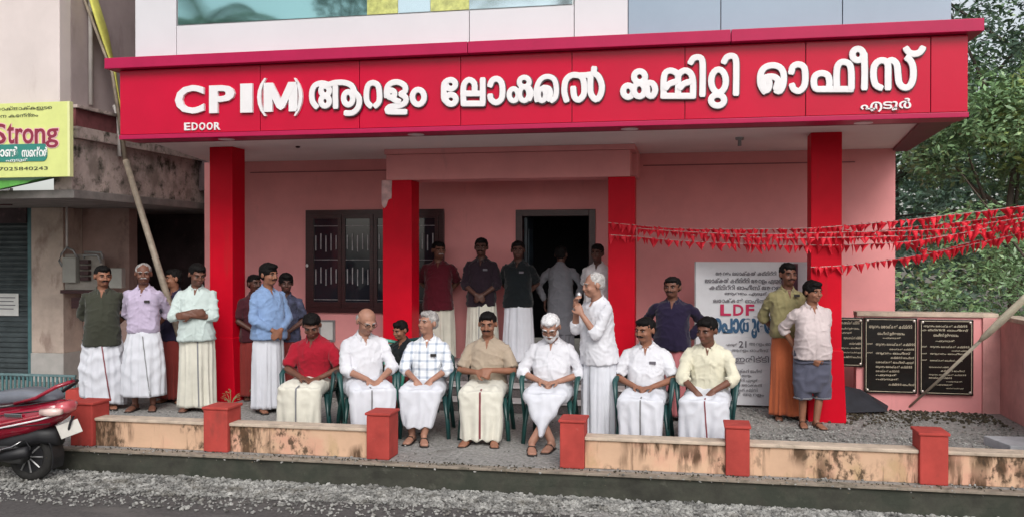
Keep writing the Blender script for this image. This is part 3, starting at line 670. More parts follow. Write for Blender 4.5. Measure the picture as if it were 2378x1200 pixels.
# left leaning pole with yellow cloth
p0 = onY(380, 700, 10.15); p0.z = 0; pe = onY(378, 655, 10.15); p1 = onY(292, 372, 10.1); p2 = onY(262, 170, 10.0); p3 = onY(186, -30, 9.9)
p0 = pe + (pe-p1).normalized()*1.62; p0.z = 0
fp = thing('bamboo_pole', p0, 'long bamboo pole with yellow cloth leaning beside the left building', 'pole')
m = MB(); m.tube([p0, pe, p1], [.042,.042,.036], 10); m.build('pole', mBamboo, fp, smooth=True)
m = MB(); m.tube([p1, p2, p3], [.03,.02,.016], 8); m.build('pole_tip', mBamboo, fp, smooth=True)
m = MB(); m.tube([p1.lerp(p2,.2)+Vector((.0,.05,0)), p1.lerp(p2,.6)+Vector((.0,.06,0)), p2+Vector((.0,.06,0)), p2.lerp(p3,.5)+Vector((.06,.06,0)), p3+Vector((.1,.06,0))], [.02,.04,.07,.19,.18], 12, .2); m.build('yellow_cloth', mYellowC, fp, smooth=True)

# ------------------------------------------------------------------ banner beside the column
YQ = 11.28
bn = thing('banner', (xat(1750,YQ), YQ, 0), 'white standing flex banner with LDF printed in magenta', 'banner')
b0 = onY(1616, 944, YQ); b1 = onY(1884, 608, YQ)
zb = max(b0.z, .03)
m = MB(); NXb = 14
vs = []
for j in range(12):
    for i in range(NXb):
        x = b0.x+(b1.x-b0.x)*i/(NXb-1); z = zb+(b1.z-zb)*j/11
        vs.append((x, YQ+.006*math.sin(i*1.3+j*.6), z))
m.add(vs, [(j*NXb+i, j*NXb+i+1, (j+1)*NXb+i+1, (j+1)*NXb+i) for j in range(11) for i in range(NXb-1)])
m.build('sheet', mBanner, bn, smooth=True)
fr = MB(); fr.box(b0.x-.015,b0.x+.01,YQ+.012,YQ+.035,0,b1.z); fr.box(b1.x-.01,b1.x+.015,YQ+.012,YQ+.035,0,b1.z); fr.box(b0.x-.015,b1.x+.015,YQ+.036,YQ+.05,b1.z-.03,b1.z); fr.box(b0.x-.015,b1.x+.015,YQ+.036,YQ+.05,zb,zb+.03)
fr.build('frame', mMetal, bn)
def bt(s, u0, u1, v0, v1, mat, off=0, nm='lettering'):
    a = onY(u0, v1, YQ-.01); b = onY(u1, v0, YQ-.01); put_text(s, a.x, b.x, a.z, b.z, YQ-.008, nm, mat, bn, off, .003)
bt('ആറളം ലോക്കൽ കമ്മിറ്റി', 1662, 1803, 629, 641, mPrintG, .02)
bt('ലോക്കൽ കമ്മിറ്റി ആറളം എടൂർ', 1637, 1815, 645, 659, mPrintG, .02)
bt('കമ്മിറ്റി ഓഫീസ് ആറളം', 1648, 1818, 661, 674, mPrintG, .02)
bt('ആറളം എടൂർ', 1683, 1782, 677, 686, mPrintG, .01)
bt('ലോക്കൽ ഓഫീസ്', 1657, 1781, 692, 702, mPrintG, .01)
for ch, a_, b_ in (('L',1673,1698),('D',1703,1727),('F',1732,1752)): bt(ch, a_, b_, 706, 732, mPrintM, .03)
box('rule_line', mPrintG, bn, onY(1750,0,YQ-.01).x, onY(1800,0,YQ-.01).x, YQ-.012, YQ-.009, zat(1780,734,YQ)-.004, zat(1780,734,YQ), 0)
bt('െപാതുേയാഗം', 1655, 1862, 739, 783, mPrintB, .05)
bt('21', 1716, 1734, 791, 806, mPrintG, .02); bt('എടൂർ', 1686, 1712, 796, 803, mPrintG); bt('ആറളം ഓ', 1740, 1790, 796, 803, mPrintG)
bt('ആറളം ഓഫീസ്', 1700, 1785, 809, 817, mPrintG)
bt('ഇരിട്ടി', 1708, 1786, 826, 843, mPrintG, .0)
for k, (a_, b_) in enumerate(((1703,1770),(1703,1745),(1690,1760),(1690,1770),(1695,1760),(1680,1775))):
    bt(['ലോക്കൽ ഓഫീസ്','എടൂർ ആറളം','കമ്മിറ്റി എടൂർ','ആറളം ലോക്കൽ','ലോക്കൽ കമ്മിറ്റി','എടൂർ ആറളം'][k], a_, b_, 857+k*11, 864+k*11, mPrintG)
a = onY(1815,640,YQ-.01); b = onY(1853,612,YQ-.01)
box('photo_print', M('photo_print', (.10,.03,.05), .5, var=.3, vs=20), bn, a.x, b.x, YQ-.014, YQ-.01, a.z-.25, b.z, 0)

# ------------------------------------------------------------------ bunting
mFlag = M('red_flag', (.72,.010,.03), .6, var=.1); mCord = M('cord', (.6,.45,.42), .7, var=0)
fm = {}
def flag_mesh(k):
    if k in fm: return fm[k]
    w = .036; h = .105; m = MB(); vs = []; n = 4; tw = [-.4,.25,.0,.5][k]; bl = [.02,-.015,.01,-.02][k]
    for i in range(n+1):
        t = i/n; ww = w*(1-t); 
        for s_ in (-1, 1): vs.append((ww*s_*math.cos(tw*t)+.001*s_, ww*s_*math.sin(tw*t)+bl*math.sin(t*PI*.8), -h*t))
    for i in range(n+1):
        t = i/n; ww = w*(1-t)
        for s_ in (-1, 1): vs.append((ww*s_*math.cos(tw*t)+.001*s_, ww*s_*math.sin(tw*t)+bl*math.sin(t*PI*.8)+.002, -h*t))
    o = 2*(n+1); fs = [(2*i,2*i+1,2*i+3,2*i+2) for i in range(n)]+[(o+2*i+2,o+2*i+3,o+2*i+1,o+2*i) for i in range(n)]
    fs += [(0,o,o+1,1)]+[(2*i,2*i+2,o+2*i+2,o+2*i) for i in range(n)]+[(2*i+3,2*i+1,o+2*i+1,o+2*i+3) for i in range(n)]
    m.add(vs, fs); me = m.mesh('flag', smooth=True); me.materials.append(mFlag); fm[k] = me; return me
def bunting(pts, label, sp=.056, thr=.0):
    P = [Vector(p) for p in pts]; Q = []
    for i in range(len(P)-1):
        L_ = (P[i+1]-P[i]).length; n = max(3, int(L_/.12)); sag = .012*L_
        for k in range(n): t = k/n; p = P[i].lerp(P[i+1], t); p.z -= sag*4*t*(1-t)*.5; Q.append(p)
    Q.append(P[-1])
    t_ = thing('bunting', Q[0], label, 'bunting', 'red bunting strings tied to the right column')
    m = MB(); m.tube(Q, .0035, 5); m.build('cord', mCord, t_)
    # walk
    acc = 0; nx = .04
    for i in range(len(Q)-1):
        d = Q[i+1]-Q[i]; L_ = d.length
        while acc+L_ >= nx:
            p = Q[i]+d*((nx-acc)/L_)
            if random.random() > thr:
                f = bpy.data.objects.new('flag', flag_mesh(random.randrange(4))); COL.objects.link(f); f.parent = t_
                f.location = p-Q[0]; a = math.atan2(d.y, d.x)
                s = random.uniform(.8, 1.15)
                f.rotation_euler = (random.uniform(-.5,.5), random.uniform(-.35,.35), a+random.uniform(-.9,.9)); f.scale = (s, s, s*random.uniform(.75,1.1))
            nx += sp*random.uniform(.75, 1.3)
        acc += L_
yc = YC-.02
bunting([onY(1412,517,YI-.02), onY(1478,523,YI-.03), onY(1600,531,10.9), onY(1880,530,yc), onY(1958,524,yc), onY(2180,502,9.9), onY(2420,472,9.3)], 'highest red bunting string running to the right edge')
bunting([onY(1414,545,YI-.02), onY(1478,549,YI-.03), onY(1600,560,10.9), onY(1882,569,yc), onY(1958,569,yc-.02), onY(2120,560,9.9), onY(2420,505,9.2)], 'red bunting string sagging over the banner top')
bunting([onY(1480,530,YI-.05), onY(1700,543,10.7), onY(1882,541,yc-.04), onY(1958,539,yc-.04), onY(2200,531,9.8), onY(2420,498,9.1)], 'middle red bunting string wrapped past the column')
bunting([onY(1883,620,yc-.02), onY(1958,616,yc-.02), onY(2078,601,10.2), onY(2200,580,9.9), onY(2420,528,9.3)], 'lowest red bunting string rising from the column')
bunting([onY(1600,546,10.9), onY(1882,552,yc-.05), onY(2075,548,10.1), onY(2250,545,9.8), onY(2420,516,9.3)], 'red bunting string tangled between the others', thr=.1)
bunting([onY(1958,532,yc-.02), onY(2080,552,10.2), onY(2165,585,10.0), onY(2260,560,9.8), onY(2420,520,9.3)], 'looping red bunting string beyond the column', thr=.1)

# ------------------------------------------------------------------ vegetation
def leafmat(name, col, v=.35):
    m = M(name, col, .38, var=v, vs=1.2, streak=[((col[0]*2.2+.02, col[1]*1.8+.02, col[2]*1.6+.02), 9, (1,1,1), .55, .8)]); 
    m.node_tree.nodes['Principled BSDF'].inputs['Transmission Weight'].default_value = 0
    return m
mLeafA = leafmat('leaf_deep_green', (.125,.21,.145)); mLeafB = leafmat('leaf_mid_green', (.19,.32,.15)); mLeafC = leafmat('leaf_yellow_green', (.24,.32,.10)); mLeafD = leafmat('leaf_pale_green', (.36,.45,.34))
mBark = M('bark', (.09,.07,.055), .95, var=.35, vs=6, bump=.6, bs=20, stretch=(1,1,.3))
def leaves(N, blobs, size, droop=.3, seed=1):
    rg = np.random.default_rng(seed)
    bl = np.array([[*b[0], *b[1]] for b in blobs]); wgt = np.prod(bl[:,3:], 1)**.66; wgt /= wgt.sum()
    idx = rg.choice(len(bl), N, p=wgt)
    d = rg.normal(size=(N,3)); d /= np.linalg.norm(d, axis=1)[:,None]
    rad = rg.random(N)**.28
    # clumping: reject by low-frequency noise
    P = bl[idx,:3] + d*rad[:,None]*bl[idx,3:]
    keep = np.array([noise.noise(Vector(p)*1.7) + .6*noise.noise(Vector(p)*4.1) > -.16 for p in P]); P = P[keep]; N = len(P)
    ax = rg.normal(size=(N,3)); ax[:,2] = ax[:,2]*.5-droop; ax /= np.linalg.norm(ax,axis=1)[:,None]
    nn = rg.normal(size=(N,3)); nn[:,2] += .9; sd_ = np.cross(ax, nn); sd_ /= np.linalg.norm(sd_,axis=1)[:,None]
    L_ = rg.uniform(*size, N)[:,None]; Wd = L_*rg.uniform(.28,.42,N)[:,None]
    nrm = np.cross(sd_, ax)
    V = np.stack([P, P+ax*L_*.5+sd_*Wd*.5+nrm*L_*.06, P+ax*L_, P+ax*L_*.5-sd_*Wd*.5+nrm*L_*.06], 1).reshape(-1,3)
    F = np.arange(4*N).reshape(-1,4)
    me = bpy.data.meshes.new('leaves'); me.vertices.add(4*N); me.vertices.foreach_set('co', V.ravel())
    me.loops.add(4*N); me.loops.foreach_set('vertex_index', F.ravel()); me.polygons.add(N); me.polygons.foreach_set('loop_start', np.arange(N)*4); me.update(calc_edges=True)
    return me
def tree(name, base, height, blobs, N, size, mat, label, lean=(0,0), r=.12, seed=1, droop=.3, limbs=5, group=None):
    t = thing(name, base, label, 'tree', group)
    B = Vector(base); top = B+Vector((lean[0], lean[1], height*.8))
    m = MB(); pts = [B, B.lerp(top,.3)+Vector((.1,.05,0)), B.lerp(top,.65)+Vector((-.08,0,0)), top]; m.tube(pts, [r, r*.8, r*.55, r*.2], 10)
    m.build('trunk', mBark, t, smooth=True)
    rr = random.Random(seed)
    for k in range(min(limbs, len(blobs))):
        c = Vector(blobs[k][0]); s = B.lerp(top, rr.uniform(.3,.7)); m = MB()
        m.tube([s, s.lerp(c,.5)+Vector((0,0,-.15)), c, c+(c-s)*.3], [r*.4,r*.28,r*.16,r*.05], 7); m.build('limb', mBark, t, smooth=True)
    link('crown', leaves(N, blobs, size, droop, seed), mat, t)
    return t
def blobs_box(n, x, y, z, r, seed):
    rr = random.Random(seed); return [((rr.uniform(*x), rr.uniform(*y), rr.uniform(*z)), (rr.uniform(*r), rr.uniform(*r), rr.uniform(*r)*.75)) for _ in range(n)]
tree('broadleaf_tree', (6.2,17,-.25), 9, blobs_box(16,(3.6,8.5),(15.5,18.5),(3.2,9.5),(.9,1.5),3), 30000, (.10,.17), mLeafA, 'tall dark green tree rising beside the office corner', (-.3,0), .16, 3)
tree('broadleaf_tree', (8.6,15.2,-.25), 8, blobs_box(12,(6.3,10.5),(14,16.5),(4.2,9.0),(.8,1.3),5), 26000, (.09,.15), mLeafD, 'pale green tree at the top right corner behind the wall', (0,0), .14, 5)
tree('bushy_tree', (7.4,13.9,-.25), 4.2, blobs_box(10,(4.6,9.5),(13.2,14.8),(2.9,4.6),(.5,.9),8), 18000, (.08,.14), mLeafC, 'yellow green bushy tree above the bunting strings', (0,0), .09, 8)
tree('broadleaf_tree', (4.6,14.6,-.25), 5, blobs_box(11,(3.5,6.5),(13.6,15.4),(1.9,4.3),(.5,.95),11), 20000, (.08,.14), mLeafB, 'mid green tree close behind the pink corner of the office', (.2,0), .1, 11)
tree('broadleaf_tree', (11.5,21,-.25), 11, blobs_box(16,(4,16),(19.5,23),(2,11),(1.3,2.1),14), 24000, (.16,.26), mLeafA, 'large dark tree filling the far background on the right', (0,0), .2, 14)
tree('broadleaf_tree', (4.5,22,-.25), 12, blobs_box(12,(1.5,7.5),(20,23),(3,12),(1.2,2.0),24), 12000, (.16,.26), mLeafB, 'far tree showing over the canopy corner', (0,0), .2, 24)
# thicket of bare stems behind the wall
tk = thing('thicket', (6, 13, -.25), 'thicket of slanting bare stems and sparse leaves behind the pink wall', 'bush')
for k in range(34):
    x0 = random.uniform(4.9, 9.8); y0 = random.uniform(11.9, 13.0); m = MB()
    dx_ = -random.uniform(.5, 1.8); hz = random.uniform(1.6, 3.2)
    m.tube([(x0,y0,-.2),(x0+dx_*.4,y0,hz*.5),(x0+dx_,y0+.2,hz)], [.028,.02,.006], 5); m.build('stem', mBark, tk, smooth=True)
link('foliage', leaves(15000, blobs_box(16,(3.0,9.5),(12.4,13.8),(.7,2.6),(.4,.8),31), (.06,.12), .2, 31), mLeafB, tk)
# backing hedge so nothing but green closes the view
hd = link('far_woods', leaves(30000, blobs_box(26,(0,34),(25,33),(1,14),(2.2,3.8),41), (.35,.6), .2, 41), mLeafA); tag(hd, 'dense dark woods closing the view behind the trees', 'woods', kind='stuff')
# woods across the road, behind the camera: they are what the glass and panels reflect
wd2 = link('roadside_woods', leaves(16000, blobs_box(20,(-34,24),(-28,-20),(0,6),(1.8,3.0),51), (.35,.6), .2, 51), mLeafA); tag(wd2, 'trees across the road behind the viewer', 'woods', kind='stuff')
# coconut palm across the road
def palm(base, h, seed, label):
    t = thing('coconut_palm', base, label, 'palm'); B = Vector(base); m = MB(); top = B+Vector((.8,0,h)); m.tube([B, B.lerp(top,.5)+Vector((-.3,0,0)), top], [.2,.15,.12], 8); m.build('trunk', mBark, t, smooth=True)
    rr = random.Random(seed)
    for k in range(13):
        a = k*2*PI/13+rr.random()*.3; m = MB(); el = rr.uniform(.1,.9); P = []
        for i in range(9):
            s_ = i/8*3.4; P.append(top+Vector((math.cos(a)*s_, math.sin(a)*s_, s_*el-.19*s_*s_)))
        m.tube(P, .03, 4)
        for i in range(1, 9):
            for q in range(4):
                c = P[i-1].lerp(P[i], q/4); d = (P[i]-P[i-1]).normalized(); sd_ = d.cross(Vector((0,0,1))).normalized()
                for s_ in (-1,1): e = c+sd_*s_*.7+d*.4-Vector((0,0,.35)); m.add([c, c+d*.07, e, c-Vector((0,0,.01))], [(0,1,2,3)])
        m.build('frond', mLeafB, t)
palm((-16.6,-9,-.25), 9.6, 3, 'coconut palm across the road reflected in the upper window')
palm((-4.5,-9,-.25), 10.5, 4, 'taller coconut palm across the road behind the viewer')
tree('roadside_tree', (-10.8,-9.2,-.25), 8, [((-10.8,-9.2,10.2),(1.3,1.2,1.1)),((-11.2,-9.2,11.2),(1.5,1.2,1.2)),((-10.2,-9.2,8.2),(1.2,1,1))], 5000, (.14,.26), mLeafA, 'dark tree across the road reflected in the upper window', (0,0), .15, 61)
tree('roadside_tree', (-3.7,-9.4,-.25), 8, [((-3.7,-9.4,10.6),(1.0,1.0,.9)),((-3.2,-9.4,11.6),(1.5,1.2,1.2))], 4000, (.14,.26), mLeafA, 'narrow dark tree across the road near the taller palm', (0,0), .15, 62)
bunting([onY(1960,545,yc-.03), onY(2100,528,10.2), onY(2260,512,9.8), onY(2420,488,9.4)], 'short dense red bunting string above the looping one')
# small weeds by the left column
for (u, Y, s, lb) in ((535, 10.2, 1.0, 'small green weed at the foot of the left red column'), (572, 10.6, 1.5, 'leafy weed between the left column and the wall')):
    x = xat(u, Y); t = thing('weed', (x, Y, 0), lb, 'plant'); rr = random.Random(u)
    st = MB(); lf = MB()
    for k in range(9):
        a = rr.random()*6.28; h = rr.uniform(.08,.2)*s; e = Vector((x+math.cos(a)*.08*s, Y+math.sin(a)*.08*s, h)); st.tube([(x,Y,0),((x+e.x)/2,(Y+e.y)/2,h*.7),e], .003, 4)
        for q in range(3):
            b = a+rr.uniform(-1,1); L_ = .05*s; d = Vector((math.cos(b),math.sin(b),.2)); sd_ = Vector((-math.sin(b),math.cos(b),0)); c = e-Vector((0,0,.02*q))
            lf.add([c, c+d*L_*.5+sd_*L_*.3, c+d*L_, c+d*L_*.5-sd_*L_*.3], [(0,1,2,3)])
    st.build('stem', mLeafB, t); lf.build('leaves', mLeafB, t)

# ------------------------------------------------------------------ scooter (rear end in view at the left edge)
def scooter():
    YS_ = 7.36; xw = xat(72, YS_); zg = -.236; R_ = .235
    t = thing('scooter', (xw, YS_, zg), 'red scooter parked on the gravel, only its rear in view', 'scooter')
    mBody = M('scooter_maroon', (.30,.006,.025), .18, var=.15, vs=3, coat=.8); mSeat = M('scooter_seat', (.16,.17,.20), .35, var=.1); mBlk = M('black_plastic', (.012,.012,.014), .55, var=.2); mRub = M('rubber', (.018,.017,.016), .85, var=.2, vs=30, bump=.2)
    mCh = M('chrome', (.6,.6,.6), .15, metal=1, var=0); mLamp = M('tail_lamp', (.55,.10,.12), .12, var=.2, coat=1)
    def wheel(cx):
        m = MB(); n = 28; rings = []
        c = Vector((cx, YS_, zg+R_)); 
        vs = []; k_ = 10
        for i in range(n):
            a = 2*PI*i/n; d = Vector((math.cos(a),0,math.sin(a)))
            for j in range(k_): b = 2*PI*j/k_; vs.append(c+d*(R_-.05+.05*math.cos(b))+Vector((0,.048*math.sin(b),0)))
        m.add(vs, [(i*k_+j, i*k_+(j+1)%k_, ((i+1)%n)*k_+(j+1)%k_, ((i+1)%n)*k_+j) for i in range(n) for j in range(k_)])
        w = m.build('wheel', mRub, t, smooth=True)
        m = MB(); m.loft([(c+Vector((0,-.035,0)),(.15,0,0),(0,0,.15)),(c+Vector((0,.035,0)),(.15,0,0),(0,0,.15))], 24); m.build('rim', mBlk, w)
        m = MB(); m.loft([(c+Vector((0,-.06,0)),(.035,0,0),(0,0,.035)),(c+Vector((0,.06,0)),(.035,0,0),(0,0,.035))], 12); m.build('hub', mCh, w)
    wheel(xw); wheel(xw-1.24)
    # side view sections along x: (x, zlow, zhigh, halfwidth)
    def body(name, secs, mat, power=2.6, n=18, bevel=0):
        m = MB(); m.loft([((xw+x, YS_+yo, zg+(a+b)/2), (0, hw, 0), (0, 0, (b-a)/2)) for (x, a, b, hw, yo) in secs], n, True, power); return m.build(name, mat, t, smooth=True)
    body('rear_cowl', [(.40,.66,.70,.03,0),(.36,.60,.76,.10,0),(.24,.52,.77,.15,0),(.05,.44,.74,.18,0),(-.20,.38,.70,.19,0),(-.48,.33,.62,.17,0),(-.60,.30,.50,.14,0)], mBody)
    body('seat', [(.30,.765,.80,.07,0),(.22,.75,.845,.125,0),(.0,.73,.87,.145,0),(-.25,.70,.84,.15,0),(-.42,.68,.79,.13,0),(-.60,.62,.74,.10,0)], mSeat, 3.2)
    body('under_guard', [(.30,.34,.50,.07,0),(.15,.36,.52,.12,0),(-.1,.30,.46,.15,0),(-.35,.24,.40,.14,0)], mBlk)
    # grab rail
    for s_ in (-1, 1):
        m = MB(); m.tube([(xw-.05,YS_+s_*.16,zg+.74),(xw+.18,YS_+s_*.165,zg+.80),(xw+.36,YS_+s_*.13,zg+.90),(xw+.43,YS_+s_*.06,zg+.93),(xw+.44,YS_,zg+.935)], [.014,.016,.018,.018,.018], 8); m.build('grab_rail', mBlk if s_>0 else mBody, t, smooth=True)
    body('tail_lamp', [(.43,.67,.71,.04,0),(.41,.645,.755,.10,0),(.34,.64,.76,.125,0)], mLamp)
    body('indicator', [(.41,.65,.70,.03,-.13),(.33,.63,.71,.05,-.135),(.22,.64,.70,.03,-.15)], M('indicator_lens', (.75,.55,.5), .15, var=0, coat=1))
    # cream stripe along the cowl
    for (zo, mt_) in ((0, mLetter), (.035, MATS['tail_lamp'])):
        m = MB(); m.tube([(xw+.34,YS_-.128,zg+.64+zo),(xw+.2,YS_-.165,zg+.60+zo),(xw-.05,YS_-.192,zg+.545+zo),(xw-.4,YS_-.19,zg+.47+zo)], .009, 6); m.build('stripe', mt_, t, smooth=True)
    # mudguard, plate, exhaust
    m = MB(); P = [(xw+math.cos(a)*.31, YS_, zg+R_+.03+math.sin(a)*.31) for a in np.linspace(2.2, -.25, 12)]; m.tube(P, [.012]*12, 8, 6.0, (0,1,0)); 
    vs = []; fs = []
    for i, a in enumerate(np.linspace(2.3,-.35,16)):
        for yy in (-.075,.075):
            for rr_ in (.275,.285): vs.append((xw+math.cos(a)*rr_, YS_+yy, zg+R_+.0+math.sin(a)*rr_))
    for i in range(15):
        k = i*4; fs += [(k,k+4,k+6,k+2),(k+1,k+3,k+7,k+5),(k,k+1,k+5,k+4),(k+2,k+6,k+7,k+3)]
    MB().add(vs, fs).build('mudguard', mBlk, t)
    a = R(28); Rm = Matrix.Translation((xw+.41, YS_-.02, zg+.50)) @ Matrix.Rotation(R(48),4,'Z') @ Matrix.Rotation(-R(25),4,'X') @ Matrix.Rotation(R(-16),4,'Y')
    m = MB(); m.box(-.095,.095,-.006,.006,-.065,.065,Rm); pl_ = m.build('number_plate', M('plate_white', (.55,.53,.48), .5, var=.1), t, .002)
    m = MB(); m.tube([(xw-.35,YS_-.15,zg+.22),(xw-.1,YS_-.17,zg+.27),(xw+.1,YS_-.17,zg+.31)], [.03,.055,.05], 12); m.build('exhaust', mBlk, t, smooth=True)
    m = MB(); m.tube([(xw-.35,YS_-.215,zg+.28),(xw-.02,YS_-.215,zg+.36),(xw+.06,YS_-.205,zg+.41)], [.02,.028,.012], 10, .4); m.build('heat_shield', mCh, t, smooth=True)
    m = MB(); m.tube([(xw-.3,YS_-.12,zg+.28),(xw-.1,YS_-.12,zg+.27),(xw+.02,YS_-.12,zg+.24)], [.07,.085,.06], 12); m.build('engine_case', M('engine_grey',(.10,.10,.10),.5,metal=.5), t, smooth=True)
    m = MB(); m.tube([(xw+.02,YS_+.13,zg+.22),(xw+.12,YS_+.13,zg+.6)], .03, 8); m.build('shock_absorber', mCh, t, smooth=True)
    for (zo, x0_, x1_) in ((.70,.30,-.45),(.575,.30,-.5)):
        m = MB(); m.tube([(xw+x0_,YS_-.135,zg+zo-.01),(xw+(x0_+x1_)/2,YS_-.196,zg+zo-.05),(xw+x1_,YS_-.185,zg+zo-.12)], .005, 6); m.build('panel_seam', mBlk, t, smooth=True)
    m = MB(); m.tube([(xw+.33,YS_-.10,zg+.775),(xw+.1,YS_-.17,zg+.735),(xw-.3,YS_-.185,zg+.69)], .012, 6, .5); m.build('seat_trim', mBlk, t, smooth=True)
    m = MB(); m.box(xw-.12,xw+.06,YS_-.203,YS_-.193,zg+.625,zg+.655); m.build('badge', mCh, t, .003)
    m = MB(); m.tube([(xw-.30,YS_-.17,zg+.32),(xw-.20,YS_-.24,zg+.33),(xw-.12,YS_-.25,zg+.33)], .012, 6); m.build('footrest', mCh, t, smooth=True)
    m = MB()
    for k_ in range(9): m.tube([(xw+.03*math.cos(k_*.698),YS_-.05,zg+R_+.03*math.sin(k_*.698)),(xw+.15*math.cos(k_*.698),YS_-.042,zg+R_+.15*math.sin(k_*.698))], .008, 5)
    m.build('rim_spokes', mMetal, t)
    m = MB(); m.tube([(xw+.40,YS_+.05,zg+.60),(xw+.42,YS_-.02,zg+.56),(xw+.40,YS_-.03,zg+.46)], .012, 6); m.build('plate_bracket', mBlk, t)
    m = MB(); m.tube([(xw-.10,YS_-.16,zg+.26),(xw+.04,YS_-.19,zg+.25),(xw+.10,YS_-.14,zg+.33),(xw+.02,YS_-.12,zg+.42)], .006, 5); m.build('cable', mBlk, t, smooth=True)
    # front half (outside the frame)
    body('footboard', [(-.55,.24,.34,.16,0),(-.95,.22,.28,.18,0),(-1.05,.25,.40,.15,0)], mBody)
    body('leg_shield', [(-.98,.25,.62,.2,0),(-1.10,.40,.98,.17,0),(-1.18,.55,.95,.1,0)], mBody)
    body('front_fender', [(-1.0,.42,.47,.06,0),(-1.24,.46,.54,.075,0),(-1.46,.30,.40,.05,0)], mBody)
    m = MB(); m.tube([(xw-1.24,YS_+.07,zg+.24),(xw-1.1,YS_+.05,zg+.7),(xw-1.05,YS_,zg+1.02)], .03, 8); m.build('fork', mBlk, t, smooth=True)
    m = MB(); m.tube([(xw-.92,YS_-.34,zg+1.02),(xw-1.05,YS_-.15,zg+1.05),(xw-1.05,YS_+.15,zg+1.05),(xw-.92,YS_+.34,zg+1.02)], .02, 8); m.build('handlebar', mBlk, t, smooth=True)
    body('headlamp_cowl', [(-.98,.95,1.1,.12,0),(-1.12,.93,1.1,.13,0),(-1.2,.96,1.06,.08,0)], mBody)
    m = MB(); m.tube([(xw-.25,YS_+.12,zg+.3),(xw-.2,YS_+.26,zg+.01)], .014, 6); m.build('stand', mBlk, t, smooth=True)
scooter()
# ------------------------------------------------------------------ plastic chairs
mChair = M('green_plastic', (.012,.060,.055), .35, var=.08, vs=3)
mChairD = M('dark_green_plastic', (.012,.055,.055), .35, var=.08, vs=3)
mChairL = M('light_green_plastic', (.06,.34,.25), .35, var=.08, vs=3)
def make_chair(label, mat):
    t = thing('plastic_chair', (0,0,0), label, 'chair', 'plastic chairs of the seated men')
    def P(mb, n, smooth=True): return mb.build(n, mat, t, smooth=smooth, local=True)
    m = MB(); m.loft([((0,-.23,.415),(.19,0,0),(0,.02,.0)),((0,-.235,.43),(.215,0,0),(0,.03,0))], 4) if False else None
    s = MB(); s.loft([((0,-.01,.405),(.205,0,0),(0,.22,0)),((0,-.01,.43),(.225,0,0),(0,.24,0)),((0,-.01,.438),(.21,0,0),(0,.225,0))], 32, True, 5); P(s, 'seat', False)
    for sx in (-1,1):
        l = MB(); l.tube([(sx*.20,-.21,.42),(sx*.235,-.25,.2),(sx*.25,-.27,.0)], [.032,.026,.024], 8, .7); P(l, 'leg')
        l = MB(); l.tube([(sx*.19,.2,.42),(sx*.215,.27,.2),(sx*.23,.32,.0)], [.032,.026,.024], 8, .7); P(l, 'leg')
        a = MB(); a.tube([(sx*.235,-.25,.2),(sx*.26,-.24,.45),(sx*.275,-.21,.62),(sx*.275,-.12,.655),(sx*.27,.1,.655),(sx*.245,.22,.64)], [.022,.022,.026,.032,.03,.024], 8, .6); P(a, 'armrest')
    b = MB(); arc = [(-.20,.20,.43),(-.235,.235,.62),(-.225,.265,.76),(-.16,.285,.83),(0,.295,.855),(.16,.285,.83),(.225,.265,.76),(.235,.235,.62),(.20,.20,.43)]
    b.tube(arc, .022, 8, .8, (0,1,0)); fr = P(b, 'backrest')
    for k in range(5):
        x = -.13+k*.065; h = .80-.6*x*x; sl = MB(); sl.box(x-.02,x+.02,.212,.222,.43,.43+.001); sl = MB()
        sl.prism([(x-.020,.205,.42),(x+.020,.205,.42),(x+.022,.29,h+.02),(x-.022,.29,h+.02)], (0,.012,0)); sl.build('back_slat', mat, fr, local=True)
    return t
def place_chair(x, y, rz, label, mat):
    t = make_chair(label, mat); t.location = (x, y, 0); t.rotation_euler = (0, 0, rz); return t

# ------------------------------------------------------------------ people
def cloth(name, col, **k):
    d = dict(spec=.2, rough=.9, var=.10, vs=3.0, bump=.35, bs=26, dist=.006, sheen=.15); d.update(k); return M(name, col, **d)
cWhite = cloth('cotton_white', (.62,.62,.66)); cWhite2 = cloth('mundu_white', (.60,.61,.66), var=.06); cCream = cloth('mundu_cream', (.62,.60,.52))
cMint = cloth('shirt_mint_white', (.52,.60,.58)); cLilac = cloth('shirt_lilac', (.46,.39,.52)); cOlive = cloth('shirt_dark_olive', (.040,.042,.030))
cNavy = cloth('shirt_navy', (.022,.018,.045)); cMaroonL = cloth('lungi_maroon', (.22,.035,.03)); cDarkM = cloth('shirt_dark_maroon', (.055,.012,.018))
cBlue = cloth('shirt_blue', (.20,.30,.50)); cRedS = cloth('shirt_red', (.31,.008,.022)); cBeige = cloth('shirt_beige', (.36,.29,.22)); cWine = cloth('shirt_wine', (.085,.006,.014))
cPlum = cloth('shirt_plum', (.020,.011,.018)); cBlackG = cloth('shirt_black_green', (.007,.010,.012)); cGrey = cloth('kurta_grey', (.16,.16,.18)); cKhaki = cloth('shirt_khaki', (.25,.22,.11))
cOrange = cloth('mundu_orange', (.46,.12,.05)); cRose = cloth('shirt_pale_rose', (.56,.48,.48)); cSlate = cloth('lungi_slate', (.085,.088,.125)); cCreamS = cloth('shirt_cream', (.63,.60,.47)); cOffW = cloth('shirt_off_white', (.66,.64,.66))
cPurple = cloth('shirt_purple_navy', (.014,.009,.030)); cPinkL = cloth('lungi_rose', (.40,.13,.14))
